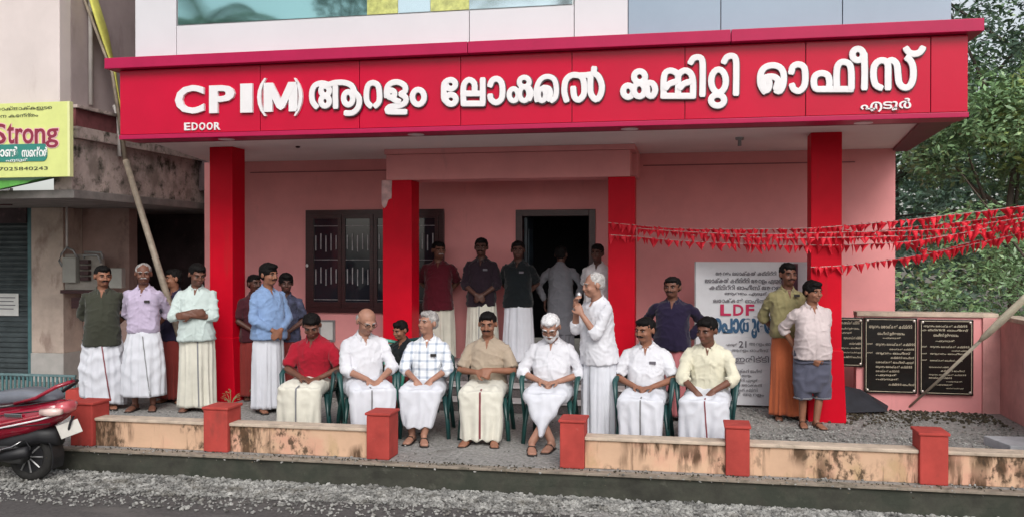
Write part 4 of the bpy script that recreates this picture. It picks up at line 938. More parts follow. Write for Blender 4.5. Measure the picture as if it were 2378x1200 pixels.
def check_mat():
    m = M('shirt_check', (.72,.74,.78), .9, var=0); n = m.node_tree.nodes; L = m.node_tree.links; p = n['Principled BSDF']
    tc = n.new('ShaderNodeTexCoord'); sp = n.new('ShaderNodeSeparateXYZ'); L.new(tc.outputs['Object'], sp.inputs[0])
    def band(ax, per, wd, off=0):
        a = n.new('ShaderNodeMath'); a.operation = 'MULTIPLY_ADD'; a.inputs[1].default_value = 1/per; a.inputs[2].default_value = off+50; L.new(sp.outputs[ax], a.inputs[0])
        f = n.new('ShaderNodeMath'); f.operation = 'FRACT'; L.new(a.outputs[0], f.inputs[0])
        c = n.new('ShaderNodeMath'); c.operation = 'LESS_THAN'; c.inputs[1].default_value = wd; L.new(f.outputs[0], c.inputs[0]); return c.outputs[0]
    s = n.new('ShaderNodeMath'); s.operation = 'ADD'; L.new(band(0,.085,.28), s.inputs[0]); L.new(band(2,.085,.28), s.inputs[1])
    s2 = n.new('ShaderNodeMath'); s2.operation = 'MULTIPLY'; s2.inputs[1].default_value = .42; L.new(s.outputs[0], s2.inputs[0])
    mx = n.new('ShaderNodeMix'); mx.data_type = 'RGBA'; L.new(s2.outputs[0], mx.inputs[0]); mx.inputs[6].default_value = (.72,.74,.77,1); mx.inputs[7].default_value = (.20,.26,.36,1)
    L.new(mx.outputs[2], p.inputs['Base Color']); return m
cCheck = check_mat()
def check_dark():
    m = M('shirt_dark_check', (.05,.055,.10), .9, var=.5, vs=14); return m
cDarkC = check_dark()
SKIN = [M('skin_%s' % a, c, .5, var=.12, vs=9, spec=.35) for a, c in (('brown',(.26,.115,.07)),('dark',(.15,.064,.042)),('tan',(.35,.18,.125)),('deep',(.085,.038,.028)))]
hBlack = M('hair_black', (.008,.007,.007), .7, var=.3, vs=40, bump=.4, bs=120, spec=.12); hGrey = M('hair_grey', (.34,.32,.31), .7, var=.35, vs=40, bump=.4, bs=120); hSpk = M('hair_silver', (.42,.40,.39), .7, var=.3, vs=40, bump=.4, bs=120); hWhite = M('hair_white', (.66,.65,.66), .7, var=.2, vs=40, bump=.4, bs=120)
mEyeW = M('eye_white', (.20,.17,.16), .3, var=0); mEyeD = M('eye_dark', (.012,.008,.006), .2, var=0); mLip = M('lip', (.17,.055,.045), .5, var=0)
mStripeG = M('mundu_border_grey', (.20,.20,.21), .85, var=.1); mStripeR = M('mundu_border_maroon', (.20,.05,.06), .85, var=.1); mSandal = M('sandal', (.02,.016,.014), .6, var=.2); mGoldM = M('gold_metal', (.7,.5,.2), .3, metal=1)

PENDING = []
def remesh_later(mb, name, mat, parent, voxel, smooth=3, dec=None, post=None, sm=.5):
    me = mb.mesh(name); o = bpy.data.objects.new(name, me); COL.objects.link(o)
    r = o.modifiers.new('r', 'REMESH'); r.mode = 'VOXEL'; r.voxel_size = voxel
    if smooth: s = o.modifiers.new('s', 'SMOOTH'); s.factor = sm; s.iterations = smooth
    if dec: d = o.modifiers.new('d', 'DECIMATE'); d.ratio = dec
    PENDING.append((o, mat, parent, post)); return o
def flush():
    bpy.context.view_layer.update(); dg = bpy.context.evaluated_depsgraph_get()
    for o, mat, parent, post in PENDING:
        me = bpy.data.meshes.new_from_object(o.evaluated_get(dg)); me.shade_smooth(); me.name = o.name
        o.modifiers.clear(); o.data = me
        if post: post(me)
        me.materials.clear(); me.materials.append(mat)
        o.parent = parent
        if post and hasattr(post, 'after'): post.after(o)
    PENDING.clear()

def ik(s, w, l1, l2, pole):
    s = Vector(s); w = Vector(w); d = w-s; L_ = d.length
    if L_ > (l1+l2)*.995: w = s + d*((l1+l2)*.995/L_); d = w-s; L_ = d.length
    a = (l1*l1-l2*l2+L_*L_)/(2*L_); h = math.sqrt(max(0, l1*l1-a*a)); dn = d.normalized()
    p = Vector(pole); p = p - dn*p.dot(dn)
    if p.length < 1e-4: p = Vector((1,0,0))
    return s+dn*a+p.normalized()*h, w
def hand(mb, w, d, palm, thumb_side, curl=.6, sc=1.0):
    """w wrist, d direction of the hand, palm = direction the palm faces, thumb_side = +1/-1 across"""
    d = Vector(d).normalized(); palm = Vector(palm); palm = (palm-d*palm.dot(d)).normalized(); ac = d.cross(palm).normalized()*thumb_side
    w = Vector(w)
    mb.loft([(w-d*.01, ac*.026*sc, palm*.019*sc),(w+d*.03*sc, ac*.038*sc, palm*.017*sc),(w+d*.07*sc, ac*.043*sc, palm*.015*sc),(w+d*.092*sc, ac*.038*sc, palm*.012*sc)], 12)
    for k, (o, L1) in enumerate(((.031,.040),(.011,.046),(-.010,.043),(-.030,.034))):
        b = w+d*.082*sc+ac*o*sc; c1 = curl*.7+.05*k; d1 = (d*math.cos(c1)+palm*math.sin(c1)+ac*o*1.5).normalized(); m1 = b+d1*L1*sc
        c2 = curl*1.7+.06*k; d2 = (d*math.cos(c2)+palm*math.sin(c2)+ac*o*1.0).normalized(); m2 = m1+d2*L1*.85*sc
        mb.cap(b, m1, .0105*sc, .0098*sc, 8); mb.cap(m1, m2, .0098*sc, .0085*sc, 8)
    b = w+d*.025*sc+ac*.03*sc; m1 = b+(d*.6+ac*.65+palm*.25).normalized()*.042*sc; m2 = m1+(d*.85+ac*.1+palm*.4).normalized()*.032*sc
    mb.cap(b, m1, .014*sc, .0115*sc, 8); mb.cap(m1, m2, .0115*sc, .0092*sc, 8)

def wrinkle(amp, kind, seed, zlo=-9, zhi=9):
    off = Vector((seed*3.1, seed*1.7, seed*.9))
    def f(me):
        n = len(me.vertices); co = np.empty(n*3); no = np.empty(n*3); me.vertices.foreach_get('co', co); me.vertices.foreach_get('normal', no)
        co = co.reshape(-1,3); no = no.reshape(-1,3); d = np.zeros(n)
        for i in range(n):
            x, y, z = co[i]
            if kind == 'shirt':
                sx_ = 1 if x > 0 else -1
                n1 = abs(noise.noise(Vector((x*6+sx_*z*5, y*5, z*6-sx_*x*5))+off)); n2 = abs(noise.noise(Vector((x*12, y*8, z*5+x*6))-off)); n3 = abs(noise.noise(Vector((x*5, y*5, z*15+sx_*x*9))+off*2))
                v = max(0, 1-n1*5.5)**1.4*.8 + max(0, 1-n2*4.5)**1.4*.5 + max(0, 1-n3*5)**1.5*.45 + noise.noise(Vector((x*4,y*4,z*4))-off)*.8
            elif kind == 'seatlap':
                g = min(1, max(0, (.50-z)/.3))
                v = g*(math.sin(x*58+off.x+2.5*noise.noise(Vector((x*3, z*2.5, 0))+off))*.9+.5*noise.noise(Vector((x*30,y*6,z*3))+off)) + (1-g)*(.8-1.8*abs(noise.noise(Vector((x*12, y*7, z*8))+off)))
            elif kind == 'hair': v = noise.noise(Vector((x*45,y*45,z*30))+off)
            else: v = noise.noise(Vector((x*14,y*14,z*6))+off)*1.3
            d[i] = v*amp
        co += no*d[:,None]; me.vertices.foreach_set('co', co.ravel()); me.update()
    return f

def ribbon_on(me_co, me_fs, pts, wd, mat, name, parent, lift=.004, dirv=(0,1,0), taper=False):
    bvh = BVHTree.FromPolygons(me_co, me_fs); L_ = []
    dv = Vector(dirv)
    wd0 = wd
    for i_, (x, z) in enumerate(pts):
        row = []; wd = wd0*(.12+.88*i_/(len(pts)-1)) if taper else wd0
        for s_ in (-.5, .5):
            h = bvh.ray_cast(Vector((x+s_*wd, -1.6, z)), dv)
            row.append(h[0])
        if row[0] is None or row[1] is None:
            if L_: break
            continue
        L_.append([p-dv*lift for p in row])
    if len(L_) < 2: return
    vs = [p for r_ in L_ for p in r_]; n = len(L_); vs2 = [p+dv*.003 for p in vs]
    fs = [(2*i,2*i+1,2*i+3,2*i+2) for i in range(n-1)]; m = MB(); m.add(vs, fs)
    m.build(name, mat, parent, local=True, smooth=True)

def skirt(parent, mat, z0, z1, rx, ry, seed, stripe=None, hemtilt=0, amp=1.0, cx=0, cyo=0, name='mundu', split=0, swag=0):
    """standing mundu between hem z0 and waist z1: hanging folds, overlap edge at the front, double walled"""
    rr = random.Random(seed); NT, NZ = 120, 26; ph = [rr.random()*6.28 for _ in range(6)]; xo = rr.uniform(-.15, .25)
    def P(th, t, inner=0):
        z = z1+(z0-z1)*t; e = t**.8
        ax = np.interp(t, [0,.18,.55,1], rx); ay = np.interp(t, [0,.18,.55,1], ry)
        f = .0035+.019*e; tw = .5*math.sin(3*t+ph[0])
        cx3, sx3 = math.cos(th), math.sin(th)
        fo = (1-2.6*abs(noise.noise(Vector((cx3*2.4+ph[1], sx3*2.4, z*.9+ph[2])))))*.9 + noise.noise(Vector((cx3*5.5, sx3*5.5+ph[3], z*.8+cx3*.6)))*1.1 + .16*math.sin(21*th+ph[3]-tw)
        r_ = amp*f*fo
        # swag folds near the waist
        r_ += amp*.006*math.sin(z*55+th*4+ph[5])*math.exp(-t*5)
        if swag and math.sin(th) < .2:
            xx = math.cos(th); g_ = max(0, min(1, (1-t)*3))*max(0, min(1, t*6)); n_ = noise.noise(Vector((xx*2+ph[0], z*3, 0)))
            r_ += swag*g_*(max(0, math.sin((z-.20*xx*xx+.10*abs(xx)-.06*xx)*38+n_*4+ph[1]))**1.3)*(.4+.6*abs(n_*2)+.3*(1-xx*xx))
        if th > -PI/2+xo and th < PI*.5: r_ += .007
        x = (ax+r_-inner)*math.cos(th)+cx; y = (ay+r_-inner)*math.sin(th)+cyo
        if split: y += split*t*math.exp(-((x)/.035)**2)*(1 if y < 0 else 0)
        if t > .5: z += hemtilt*(x/.2)*(t-.5)*2 + .006*math.sin(th*5+ph[2])*(t-.5)
        return (x, y, z)
    vs = []; 
    for j in range(NZ):
        for i in range(NT): vs.append(P(-PI+2*PI*i/NT, j/(NZ-1)))
    for i in range(NT): vs.append(P(-PI+2*PI*i/NT, 1, .008))
    for i in range(NT): p = P(-PI+2*PI*i/NT, .8, .02); vs.append(p)
    rows = NZ+2
    fs = [(j*NT+i, (j+1)*NT+i, (j+1)*NT+(i+1)%NT, j*NT+(i+1)%NT) for j in range(rows-1) for i in range(NT)] + [tuple(range(NT))]
    m = MB(); m.add(vs, fs); o = m.build(name, mat, parent, local=True, smooth=True)
    if stripe:
        xs_ = stripe[1]; 
        ribbon_on([Vector(v) for v in vs], fs, [(xs_+stripe[2]*k/30+.0, z1-.06+(z0+.012-z1+.06)*k/30) for k in range(31)], stripe[3] if len(stripe) > 3 else .018, stripe[0], 'border_stripe', o)
    return o

HU = .0
def person(label, u, Y, vtop, z0=0, rot=0, seated=False, lean=0, roll=0, belly=0.0, head=(0,0,0), wr=None, wl=None, hr=None, hl=None, pole=(0,.3,-.3),
           shirt=None, sleeve='short', tucked=False, hem=.80, mundu=None, mhem=.07, stripe=None, mx=((.165,.19,.205,.215),(.125,.15,.165,.175)), amp=1.0,
           hair='full', hmat=None, skin=0, moust=None, beard=None, glasses=False, collar=True, seed=1, scale=None, feet='sandal', legs=None, hemtilt=0,
           pocket=None, voxel=.0085, width=1.0, knees=None, extra=None, cross=False, nohair=False, swag=0, group='men standing'):
    x = xat(u, Y); ztop = zat(u, vtop, Y); HT = 1.285 if seated else 1.705
    s = scale or (ztop-z0)/HT
    if scale is None: s = max(.86, min(1.12, s))
    t = thing('person', (x, Y, z0), label, 'person', None, R(rot)); t.scale = (s*width, s*(.5+.5*width), s)
    hips = Vector((0, .06, .50)) if seated else Vector((0, 0, .92))
    U = Matrix.Translation(hips) @ Matrix.Rotation(R(roll),4,'Y') @ Matrix.Rotation(R(lean),4,'X') @ Matrix.Translation((0,0,-.92))
    U3 = U.to_3x3()
    b = MB()
    # torso
    def tor(mb, rings, n=20, pw=2.3, grow=0, tilt=0):
        mb.loft([(U@Vector((0,yo,z)), U3@Vector((rx+grow,0,0)), U3@Vector((0,ry+grow,tilt*max(0,min(1,(z-1.34)/.09))))) for z, rx, ry, yo in rings], n, True, pw)
    bl = belly
    tor(b, [(.86,.13,.10,0),(.92,.155,.108,0),(1.04,.145,.105+bl*.7,-bl*.5),(1.15,.15,.11+bl*.5,-bl*.4),(1.28,.162,.112,0),(1.345,.150,.096,.005),(1.39,.105,.074,.01),(1.425,.062,.056,.012)])
    b.cap(U@Vector((0,.012,1.38)), U@Vector((0,-.012,1.53)), .058, .053, 14)
    # head
    yaw, pit, rol = (list(head)+[0,0,0])[:3]
    Hm = U @ Matrix.Translation((0,-.004,1.488)) @ Matrix.Rotation(R(yaw),4,'Z') @ Matrix.Rotation(R(rol),4,'Y') @ Matrix.Rotation(R(pit),4,'X') @ Matrix.Translation((0,-.008,.101)) @ Matrix.Scale(1.075, 4) @ Matrix.Scale(1.07, 4, (1,0,0))
    E = lambda c, r, n=12: b.ell(c, r, Hm, n)
    E((0,.012,.022),(.074,.092,.086),16); E((0,-.022,-.035),(.061,.068,.080),16); E((0,-.050,-.088),(.036,.034,.028)); E((0,-.085,-.078),(.018,.014,.014))
    E((0,-.094,-.012),(.011,.016,.026)); E((0,-.103,-.032),(.0155,.014,.012)); E((0,-.074,.020),(.050,.018,.011)); E((-.034,-.064,-.034),(.026,.024,.022)); E((.034,-.064,-.034),(.026,.024,.022))
    E((-.077,.012,-.012),(.010,.020,.031)); E((.077,.012,-.012),(.010,.020,.031)); E((0,-.087,-.058),(.024,.012,.010)); E((0,-.01,-.085),(.055,.05,.035))
    # arms
    sh = {k: U@Vector((k*.168,.0,1.350)) for k in (-1,1)}
    hand_spec = {-1: hl if hl else None, 1: hr if hr else None}
    tgt = {1: Vector(wr), -1: Vector(wl) if wl else Vector((-wr[0], wr[1], wr[2]))}
    el = {}; wrp = {}
    for k in (-1, 1):
        pl = Vector((k*.75, pole[1], pole[2])) if not isinstance(pole, dict) else Vector(pole[k])
        e, w_ = ik(sh[k], tgt[k], .285, .255, pl); el[k] = e; wrp[k] = w_
        b.cap(sh[k]+Vector((0,0,-.02)), e, .036, .037, 12); b.cap(e, w_, .040, .0265, 12)
        hs_ = hand_spec[k]
        if hs_ is None:
            d = (w_-e).normalized(); hs_ = (d+Vector((-k*.5,0,-.1)), (0,1,0) if not seated else (0,.2,-1), .55)
        b_h = hs_; hand(b, w_, b_h[0], b_h[1], b_h[3] if len(b_h) > 3 else k, b_h[2], 1.0)
    # legs
    if legs is None:
        if seated:
            kn = {k: Vector((k*.135,-.43,.50)) for k in (-1,1)}; an = {k: Vector((k*.125,-.43,.085)) for k in (-1,1)}; hp = {k: Vector((k*.085,.04,.50)) for k in (-1,1)}
            if knees: 
                for k in (-1,1): kn[k] = Vector(knees[k][0]); an[k] = Vector(knees[k][1])
        else:
            hp = {k: Vector((k*.085,0,.90)) for k in (-1,1)}; kn = {k: Vector((k*.095,-.015,.49)) for k in (-1,1)}; an = {k: Vector((k*.10,.01,.085)) for k in (-1,1)}
    else: hp, kn, an = legs
    for k in (-1, 1):
        b.cap(hp[k], kn[k], .078, .054, 12); b.cap(kn[k], an[k], .053, .036, 12); b.cap(kn[k].lerp(an[k],.2)+Vector((0,.015,0)), kn[k].lerp(an[k],.55), .045, .035, 10)
        a = an[k]; fd = Vector((k*.18,-1,-.0)).normalized(); fz = a.z-.085
        b.loft([(a+fd*-.055+Vector((0,0,-.045)), Vector((.028,0,0)), Vector((0,0,.035))),(a+fd*.0+Vector((0,0,-.04)), Vector((.034,0,0)), Vector((0,0,.045))),(a+fd*.08+Vector((0,0,-.055)), Vector((.040,0,0)), Vector((0,0,.030))),(a+fd*.145+Vector((0,0,-.065)), Vector((.045,0,0)), Vector((0,0,.020))),(a+fd*.185+Vector((0,0,-.070)), Vector((.036,0,0)), Vector((0,0,.014)))], 12)
        if feet == 'sandal':
            m = MB(); sol = []
            for q, w2 in ((-.07,.028),(-.03,.038),(.06,.042),(.14,.05),(.19,.042),(.205,.02)): sol.append((a+fd*q+Vector((0,0,-.082)), Vector((w2,0,0)), Vector((0,0,.008))))
            m.loft(sol, 10, True, 4); so = m.build('sandal', mSandal, t, local=True)
            st = MB(); st.tube([a+fd*.05+Vector((-.045,0,-.07)), a+fd*.06+Vector((-.025,0,-.022)), a+fd*.07+Vector((.025,0,-.022)), a+fd*.05+Vector((.045,0,-.07))], .011, 6, .5); st.build('strap', mSandal, so, local=True)
    remesh_later(b, 'body', SKIN[skin], t, voxel, 2, .5, None, .4)
    rs = random.Random(seed)
    hmat_ = hmat or hBlack
    # hair
    if hair != 'none':
        h = MB()
        if hair == 'full': h.ell((0,.020,.034),(.0805,.094,.083),Hm,16); h.ell((0,.052,-.012),(.070,.058,.058),Hm); h.ell((0,-.035,.075),(.060,.055,.035),Hm)
        elif hair == 'short': h.ell((0,.022,.032),(.0795,.091,.080),Hm,16); h.ell((0,.052,-.012),(.068,.055,.050),Hm)
        elif hair == 'receding': h.ell((0,.034,.028),(.0805,.085,.078),Hm,16); h.ell((0,.052,-.012),(.070,.056,.052),Hm)
        elif hair == 'thick': h.ell((0,.020,.036),(.088,.102,.092),Hm,16); h.ell((0,.050,-.012),(.078,.062,.062),Hm); h.ell((0,-.04,.082),(.064,.055,.036),Hm)
        elif hair == 'bald': h.ell((0,.058,-.005),(.072,.056,.050),Hm,16); h.ell((-.062,.03,.0),(.018,.045,.035),Hm); h.ell((.062,.03,.0),(.018,.045,.035),Hm)
        remesh_later(h, 'hair', hmat_, t, .0085, 2, None, wrinkle(.007, 'hair', seed))
    # face pieces
    for k in (-1, 1):
        MB().ell((k*.030,-.0815,.001),(.0125,.0075,.0048),Hm,10).build('eye', mEyeW, t, local=True, smooth=True)
        MB().ell((k*.030,-.0875,.002),(.0065,.004,.0048),Hm,8).build('pupil', mEyeD, t, local=True, smooth=True)
        m = MB(); m.tube([Hm@Vector((k*.012,-.091,.016)), Hm@Vector((k*.032,-.089,.023)), Hm@Vector((k*.052,-.073,.015))], [.0045,.0055,.003], 6); m.build('eyebrow', hBlack if hmat_ is hBlack else hGrey if not beard else hWhite, t, local=True)
    m = MB(); m.tube([Hm@Vector((-.024,-.0925,-.060)), Hm@Vector((0,-.1005,-.058)), Hm@Vector((.024,-.0925,-.060))], [.003,.0055,.003], 8); m.build('lips', mLip, t, local=True)
    if moust is not None:
        m = MB(); m.tube([Hm@Vector((-.034,-.086,-.056)), Hm@Vector((-.016,-.099,-.047)), Hm@Vector((0,-.103,-.0445)), Hm@Vector((.016,-.099,-.047)), Hm@Vector((.034,-.086,-.056))], [.004,.0085,.007,.0085,.004], 8); m.build('moustache', moust, t, local=True, smooth=True)
    if beard is not None:
        h = MB(); h.ell((0,-.062,-.092),(.046,.036,.036),Hm); h.ell((-.052,-.028,-.060),(.016,.036,.042),Hm); h.ell((.052,-.028,-.060),(.016,.036,.042),Hm); h.ell((0,-.07,-.11),(.03,.024,.028),Hm)
        remesh_later(h, 'beard', beard, t, .0085, 2, None, wrinkle(.003, 'hair', seed+5))
    if glasses:
        m = MB()
        for k in (-1, 1): m.tube([Hm@Vector((k*.031+.021*math.cos(a), -.101, .001+.016*math.sin(a))) for a in np.linspace(0, 2*PI, 13)], .0022, 5); m.tube([Hm@Vector((k*.052,-.100,.003)), Hm@Vector((k*.078,-.0,.003))], .0022, 5)
        m.tube([Hm@Vector((-.010,-.103,.003)), Hm@Vector((.010,-.103,.003))], .0022, 5); m.build('glasses', mEyeD, t, local=True)
    # shirt
    g = MB(); hz = .90 if (tucked or seated) else hem
    hx, hy = (.203,.160) if not (tucked or seated) else (.178,.132)
    rg = [(hz,hx,hy+bl*.5,-bl*.3),(max(.94,hz+.05),.190 if not tucked else .178,.148+bl*.8,-bl*.5),(1.06,.175,.130+bl,-bl*.6),(1.17,.176,.130+bl*.7,-bl*.4),(1.28,.182,.130,0),(1.330,.184,.114,.004),(1.368,.168,.096,.008),(1.398,.118,.084,.010),(1.418,.084,.074,.010),(1.432,.064,.066,.008)]
    tor(g, rg, 24, 2.4, 0, .030)
    for k in (-1, 1):
        e, w_ = el[k], wrp[k]; s0 = sh[k]
        g.cap(s0+Vector((-k*.016,0,-.016)), s0.lerp(e,.35), .052, .058, 14)
        if sleeve == 'short':
            q = s0.lerp(e,.88); d = (e-s0).normalized(); u_ = d.cross(Vector((0,1,0))).normalized(); v_ = u_.cross(d)
            g.loft([(s0, u_*.044, v_*.046),(s0.lerp(e,.25), u_*.056, v_*.058),(s0.lerp(e,.55), u_*.060, v_*.064),(q, u_*.063, v_*.068)], 16)
        elif sleeve == 'half':
            g.cap(s0+Vector((0,0,-.01)), e, .050, .052, 14); q = e.lerp(w_, .30); d = (w_-e).normalized(); u_ = d.cross(Vector((0,0,1))).normalized(); v_ = u_.cross(d); g.loft([(e,u_*.053,v_*.055),(q,u_*.050,v_*.052)], 16)
        else:
            g.cap(s0+Vector((0,0,-.01)), e, .050, .050, 14); q = e.lerp(w_, .90); d = (w_-e).normalized(); u_ = d.cross(Vector((0,0,1))).normalized(); v_ = u_.cross(d); g.loft([(e,u_*.052,v_*.053),(e.lerp(w_,.5),u_*.044,v_*.046),(q,u_*.037,v_*.038)], 16)
    wf_ = wrinkle(.0115, 'shirt', seed)
    def spost(me): wf_(me)
    def safter(o):
        vsx = [v.co.copy() for v in o.data.vertices]; fsx = [tuple(p.vertices) for p in o.data.polygons]
        z_lo = hz+.02 if not seated else .60; z_hi = (U@Vector((0,0,1.37))).z; xa = (U@Vector((0,0,1.2))).x
        ribbon_on(vsx, fsx, [(xa, z_lo+(z_hi-z_lo)*k/30) for k in range(31)], .032, shirt, 'placket', o, .003)
        if collar: ribbon_on(vsx, fsx, [((U@Vector((0,0,1.33+.10*k/8))).x, (U@Vector((0,0,1.33+.10*k/8))).z) for k in range(9)], .046, SKIN[skin], 'neck_opening', o, .0045, (0,1,0), True)
        zc = (U@Vector((0,0,1.22))).z; ribbon_on(vsx, fsx, [(xa+.082, zc-.055+.11*k/8) for k in range(9)], .095, shirt, 'pocket', o, .003)
    spost.after = safter
    so = remesh_later(g, 'shirt', shirt, t, .0115, 2, None, spost)
    if collar:
        cm = MB(); n = 15; vs = []
        for j in range(n):
            a = R(-62)+R(304)*j/(n-1)   # gap at the front
            a0 = -PI/2 + R(28) + (2*PI-R(56))*j/(n-1)
            fr_ = math.exp(-((min(j, n-1-j))/2.2)**2)
            ca, sa = math.cos(a0), math.sin(a0)
            for (r_, z_) in ((.060,1.468-.014*fr_),(.068,1.466-.016*fr_),(.086+.014*fr_,1.418-.046*fr_),(.076+.012*fr_,1.416-.044*fr_)):
                vs.append(U@Vector((r_*ca, .008+r_*sa*.95-(.012*fr_), z_-.010+.026*sa)))
        fs = [(j*4+q, j*4+(q+1)%4, (j+1)*4+(q+1)%4, (j+1)*4+q) for j in range(n-1) for q in range(4)] + [(0,1,2,3),((n-1)*4+3,(n-1)*4+2,(n-1)*4+1,(n-1)*4)]
        cm.add(vs, fs); cm.build('collar', shirt, t, local=True, smooth=True)
    if pocket:
        px_, pz_, pm_ = pocket; m = MB(); m.box(px_-.030,px_+.030,-.1475-bl*.15,-.135,pz_-.016,pz_+.012, U); m.build('pocket_item', pm_, t, local=True)
    # lower garment
    if mundu is not None:
        if not seated:
            skirt(t, mundu, mhem, .93, mx[0], mx[1], seed, stripe, hemtilt, amp, swag=swag)
        else:
            g = MB(); kz = .075 if legs is None else 0
            for k in (-1, 1):
                g.cap(hp[k]+Vector((0,0,.0)), kn[k]+Vector((0,.02,-.005)), .108, .078, 14)
            g.loft([((0,.16,.47),(.20,0,0),(0,0,.085)),((0,-.05,.50),(.205,0,0),(0,0,.095)),((0,-.25,.50),(.20,0,0),(0,0,.065)),((0,-.42,.49),(.185,0,0),(0,0,.055))], 18, True, 2.6)
            q1, q2 = kn[-1], kn[1]; a1, a2 = an[-1], an[1]
            rgs = []
            for i in range(9):
                tt = i/8; z = .53+(mhem-.53)*tt
                xl_ = q1.x+(a1.x-q1.x)*tt-.078; xr2 = q2.x+(a2.x-q2.x)*tt+.078; yy = (q1.y+q2.y)/2*(1-tt)+(a1.y+a2.y)/2*tt
                rgs.append((Vector(((xl_+xr2)/2, yy-.015, z)), Vector(((xr2-xl_)/2*(1+.03*tt), 0, 0)), Vector((0, .072+.022*tt, 0))))
            g.loft(rgs, 24, True, 3.0)
            if cross: g = MB() if False else g
            def mk(fn, xs_, hem_, par, smat):
                f = wrinkle(.015, 'seatlap', seed)
                def post(me): f(me)
                if stripe:
                    def after(o):
                        vsx = [v.co.copy() for v in o.data.vertices]; fsx = [tuple(p.vertices) for p in o.data.polygons]
                        ribbon_on(vsx, fsx, [(stripe[1]+stripe[2]*k/26, .55+(mhem+.01-.55)*k/26) for k in range(27)], stripe[3] if len(stripe) > 3 else .02, stripe[0], 'border_stripe', o)
                    post.after = after
                return post
            remesh_later(g, 'mundu', mundu, t, .0135, 4, None, mk(None, 0, 0, t, None))
    if extra: extra(t, U, Hm, wrp, el)
    return t

BEH = dict(wr=(.07,.16,.93), hr=((-.7,.0,-.5),(0,1,0),.6), pole=(0,.5,-.2))
CLASP = dict(wr=(.055,-.185,.95), hr=((-.7,-.25,-.45),(0,1,-.2),.5), pole=(0,.25,-.4))
LAP = dict(wr=(.085,-.20,.615), hr=((-.75,-.55,-.1),(0,.1,-1),.5), pole=(0,.35,-.3))
def mirror_hand(d):
    h = d['hr']; d = dict(d); d['hl'] = ((-h[0][0], h[0][1], h[0][2]), h[1], h[2], -1); return d
BEH, CLASP, LAP = map(mirror_hand, (BEH, CLASP, LAP))
STD = ((.165,.19,.205,.215),(.125,.15,.165,.175))
NAR = ((.16,.18,.185,.19),(.12,.14,.15,.155))
# --- left group
person('man in a dark olive shirt with hands behind his back, leftmost of the standing men', 238, 9.75, 617, rot=28, head=(22,6), **BEH, shirt=cOlive, sleeve='half', hem=.76, belly=.05, mundu=cWhite2, mhem=.10, hemtilt=-.05, mx=((.17,.205,.24,.23),(.13,.165,.18,.17)), amp=.8, swag=.020, hmat=hBlack, moust=hBlack, seed=11, width=1.06, stripe=(mStripeR,.0,.10,.014), beard=None)
person('greying man in a lilac shirt and white mundu standing by the olive shirted man', 333, 9.75, 611, rot=18, head=(15,2), **BEH, shirt=cLilac, sleeve='half', tucked=True, mundu=cWhite2, mhem=.17, mx=((.165,.20,.23,.235),(.125,.15,.17,.18)), amp=.8, swag=.012, hmat=hGrey, hair='short', moust=hGrey, seed=12, pocket=(.075,1.27,mSandal), stripe=(mStripeG,.03,.09,.012), skin=1)
person('man in a navy shirt and maroon lungi half hidden behind the lilac shirt', 405, 10.35, 625, rot=0, head=(-45,0), **BEH, shirt=cNavy, sleeve='short', mundu=cMaroonL, mhem=.06, moust=hBlack, seed=13, skin=0)
person('man in a pale mint shirt with arms folded beside the left red column', 456, 9.85, 611, rot=20, head=(28,20), wr=(-.02,-.225,1.11), wl=(-.03,-.20,1.15), hr=((-1,-.1,.0),(0,1,0),.4), hl=((1,-.15,.0),(0,1,0),.4,-1), pole=(0,.1,-.8), shirt=cMint, sleeve='half', hem=.82, belly=.03, mundu=cCream, mhem=.05, mx=NAR, stripe=(mStripeG,.035,.015,.016), hair='full', seed=14, skin=1, width=1.04)
person('man in a dark maroon shirt mostly hidden behind the blue shirted man', 590, 10.75, 638, rot=40, head=(20,0), **CLASP, shirt=cDarkM, sleeve='short', mundu=cMaroonL, mhem=.06, moust=hBlack, seed=15, skin=3)
person('man in a blue long sleeved shirt and white mundu facing right', 622, 9.95, 613, rot=58, head=(12,4), **CLASP, shirt=cBlue, sleeve='long', hem=.84, belly=.03, mundu=cWhite2, mhem=.05, mx=((.16,.18,.18,.185),(.12,.145,.15,.155)), moust=hBlack, hair='thick', seed=16, stripe=(mStripeG,.085,.0,.018))
person('man in a dark checked shirt standing in the shade behind the blue shirt', 664, 10.7, 636, rot=20, head=(10,5), **CLASP, shirt=cDarkC, sleeve='short', mundu=cMaroonL, mhem=.06, seed=17, skin=3, hair='thick')
# --- rear row on the veranda
person('man in a wine red shirt standing before the window', 1018, 11.85, 561, z0=ZV, rot=10, head=(25,4), **BEH, shirt=cWine, sleeve='short', hem=.74, belly=.05, mundu=cCream, mhem=.06, moust=hGrey, seed=21, skin=1, width=1.08)
person('man in a dark plum shirt with hands clasped between window and door', 1118, 11.75, 553, z0=ZV, rot=5, head=(0,3), **CLASP, shirt=cPlum, sleeve='half', hem=.78, mundu=cCream, mhem=.06, moust=hBlack, seed=22, skin=3, stripe=(mStripeG,-.01,.0,.012), pocket=(.07,1.28,mPrintG))
person('man in a black shirt and bright white mundu at the door edge', 1203, 11.7, 560, z0=ZV, rot=0, head=(10,4), **BEH, shirt=cBlackG, sleeve='short', hem=.80, mundu=cWhite2, mhem=.06, mx=STD, seed=23, skin=3, hair='full', width=1.02, pocket=(.07,1.28,mPrintG))
person('person in a grey kurta seen from behind in the doorway', 1302, 12.05, 572, z0=ZV, rot=175, head=(0,10), wr=(.235,.0,.90), wl=(-.235,.0,.90), hr=((.1,0,-1),(-1,0,0),.4), hl=((-.1,0,-1),(1,0,0),.4,-1), shirt=cGrey, sleeve='long', hem=.42, mundu=cGrey, mhem=.08, mx=NAR, seed=24, skin=3, hair='full')
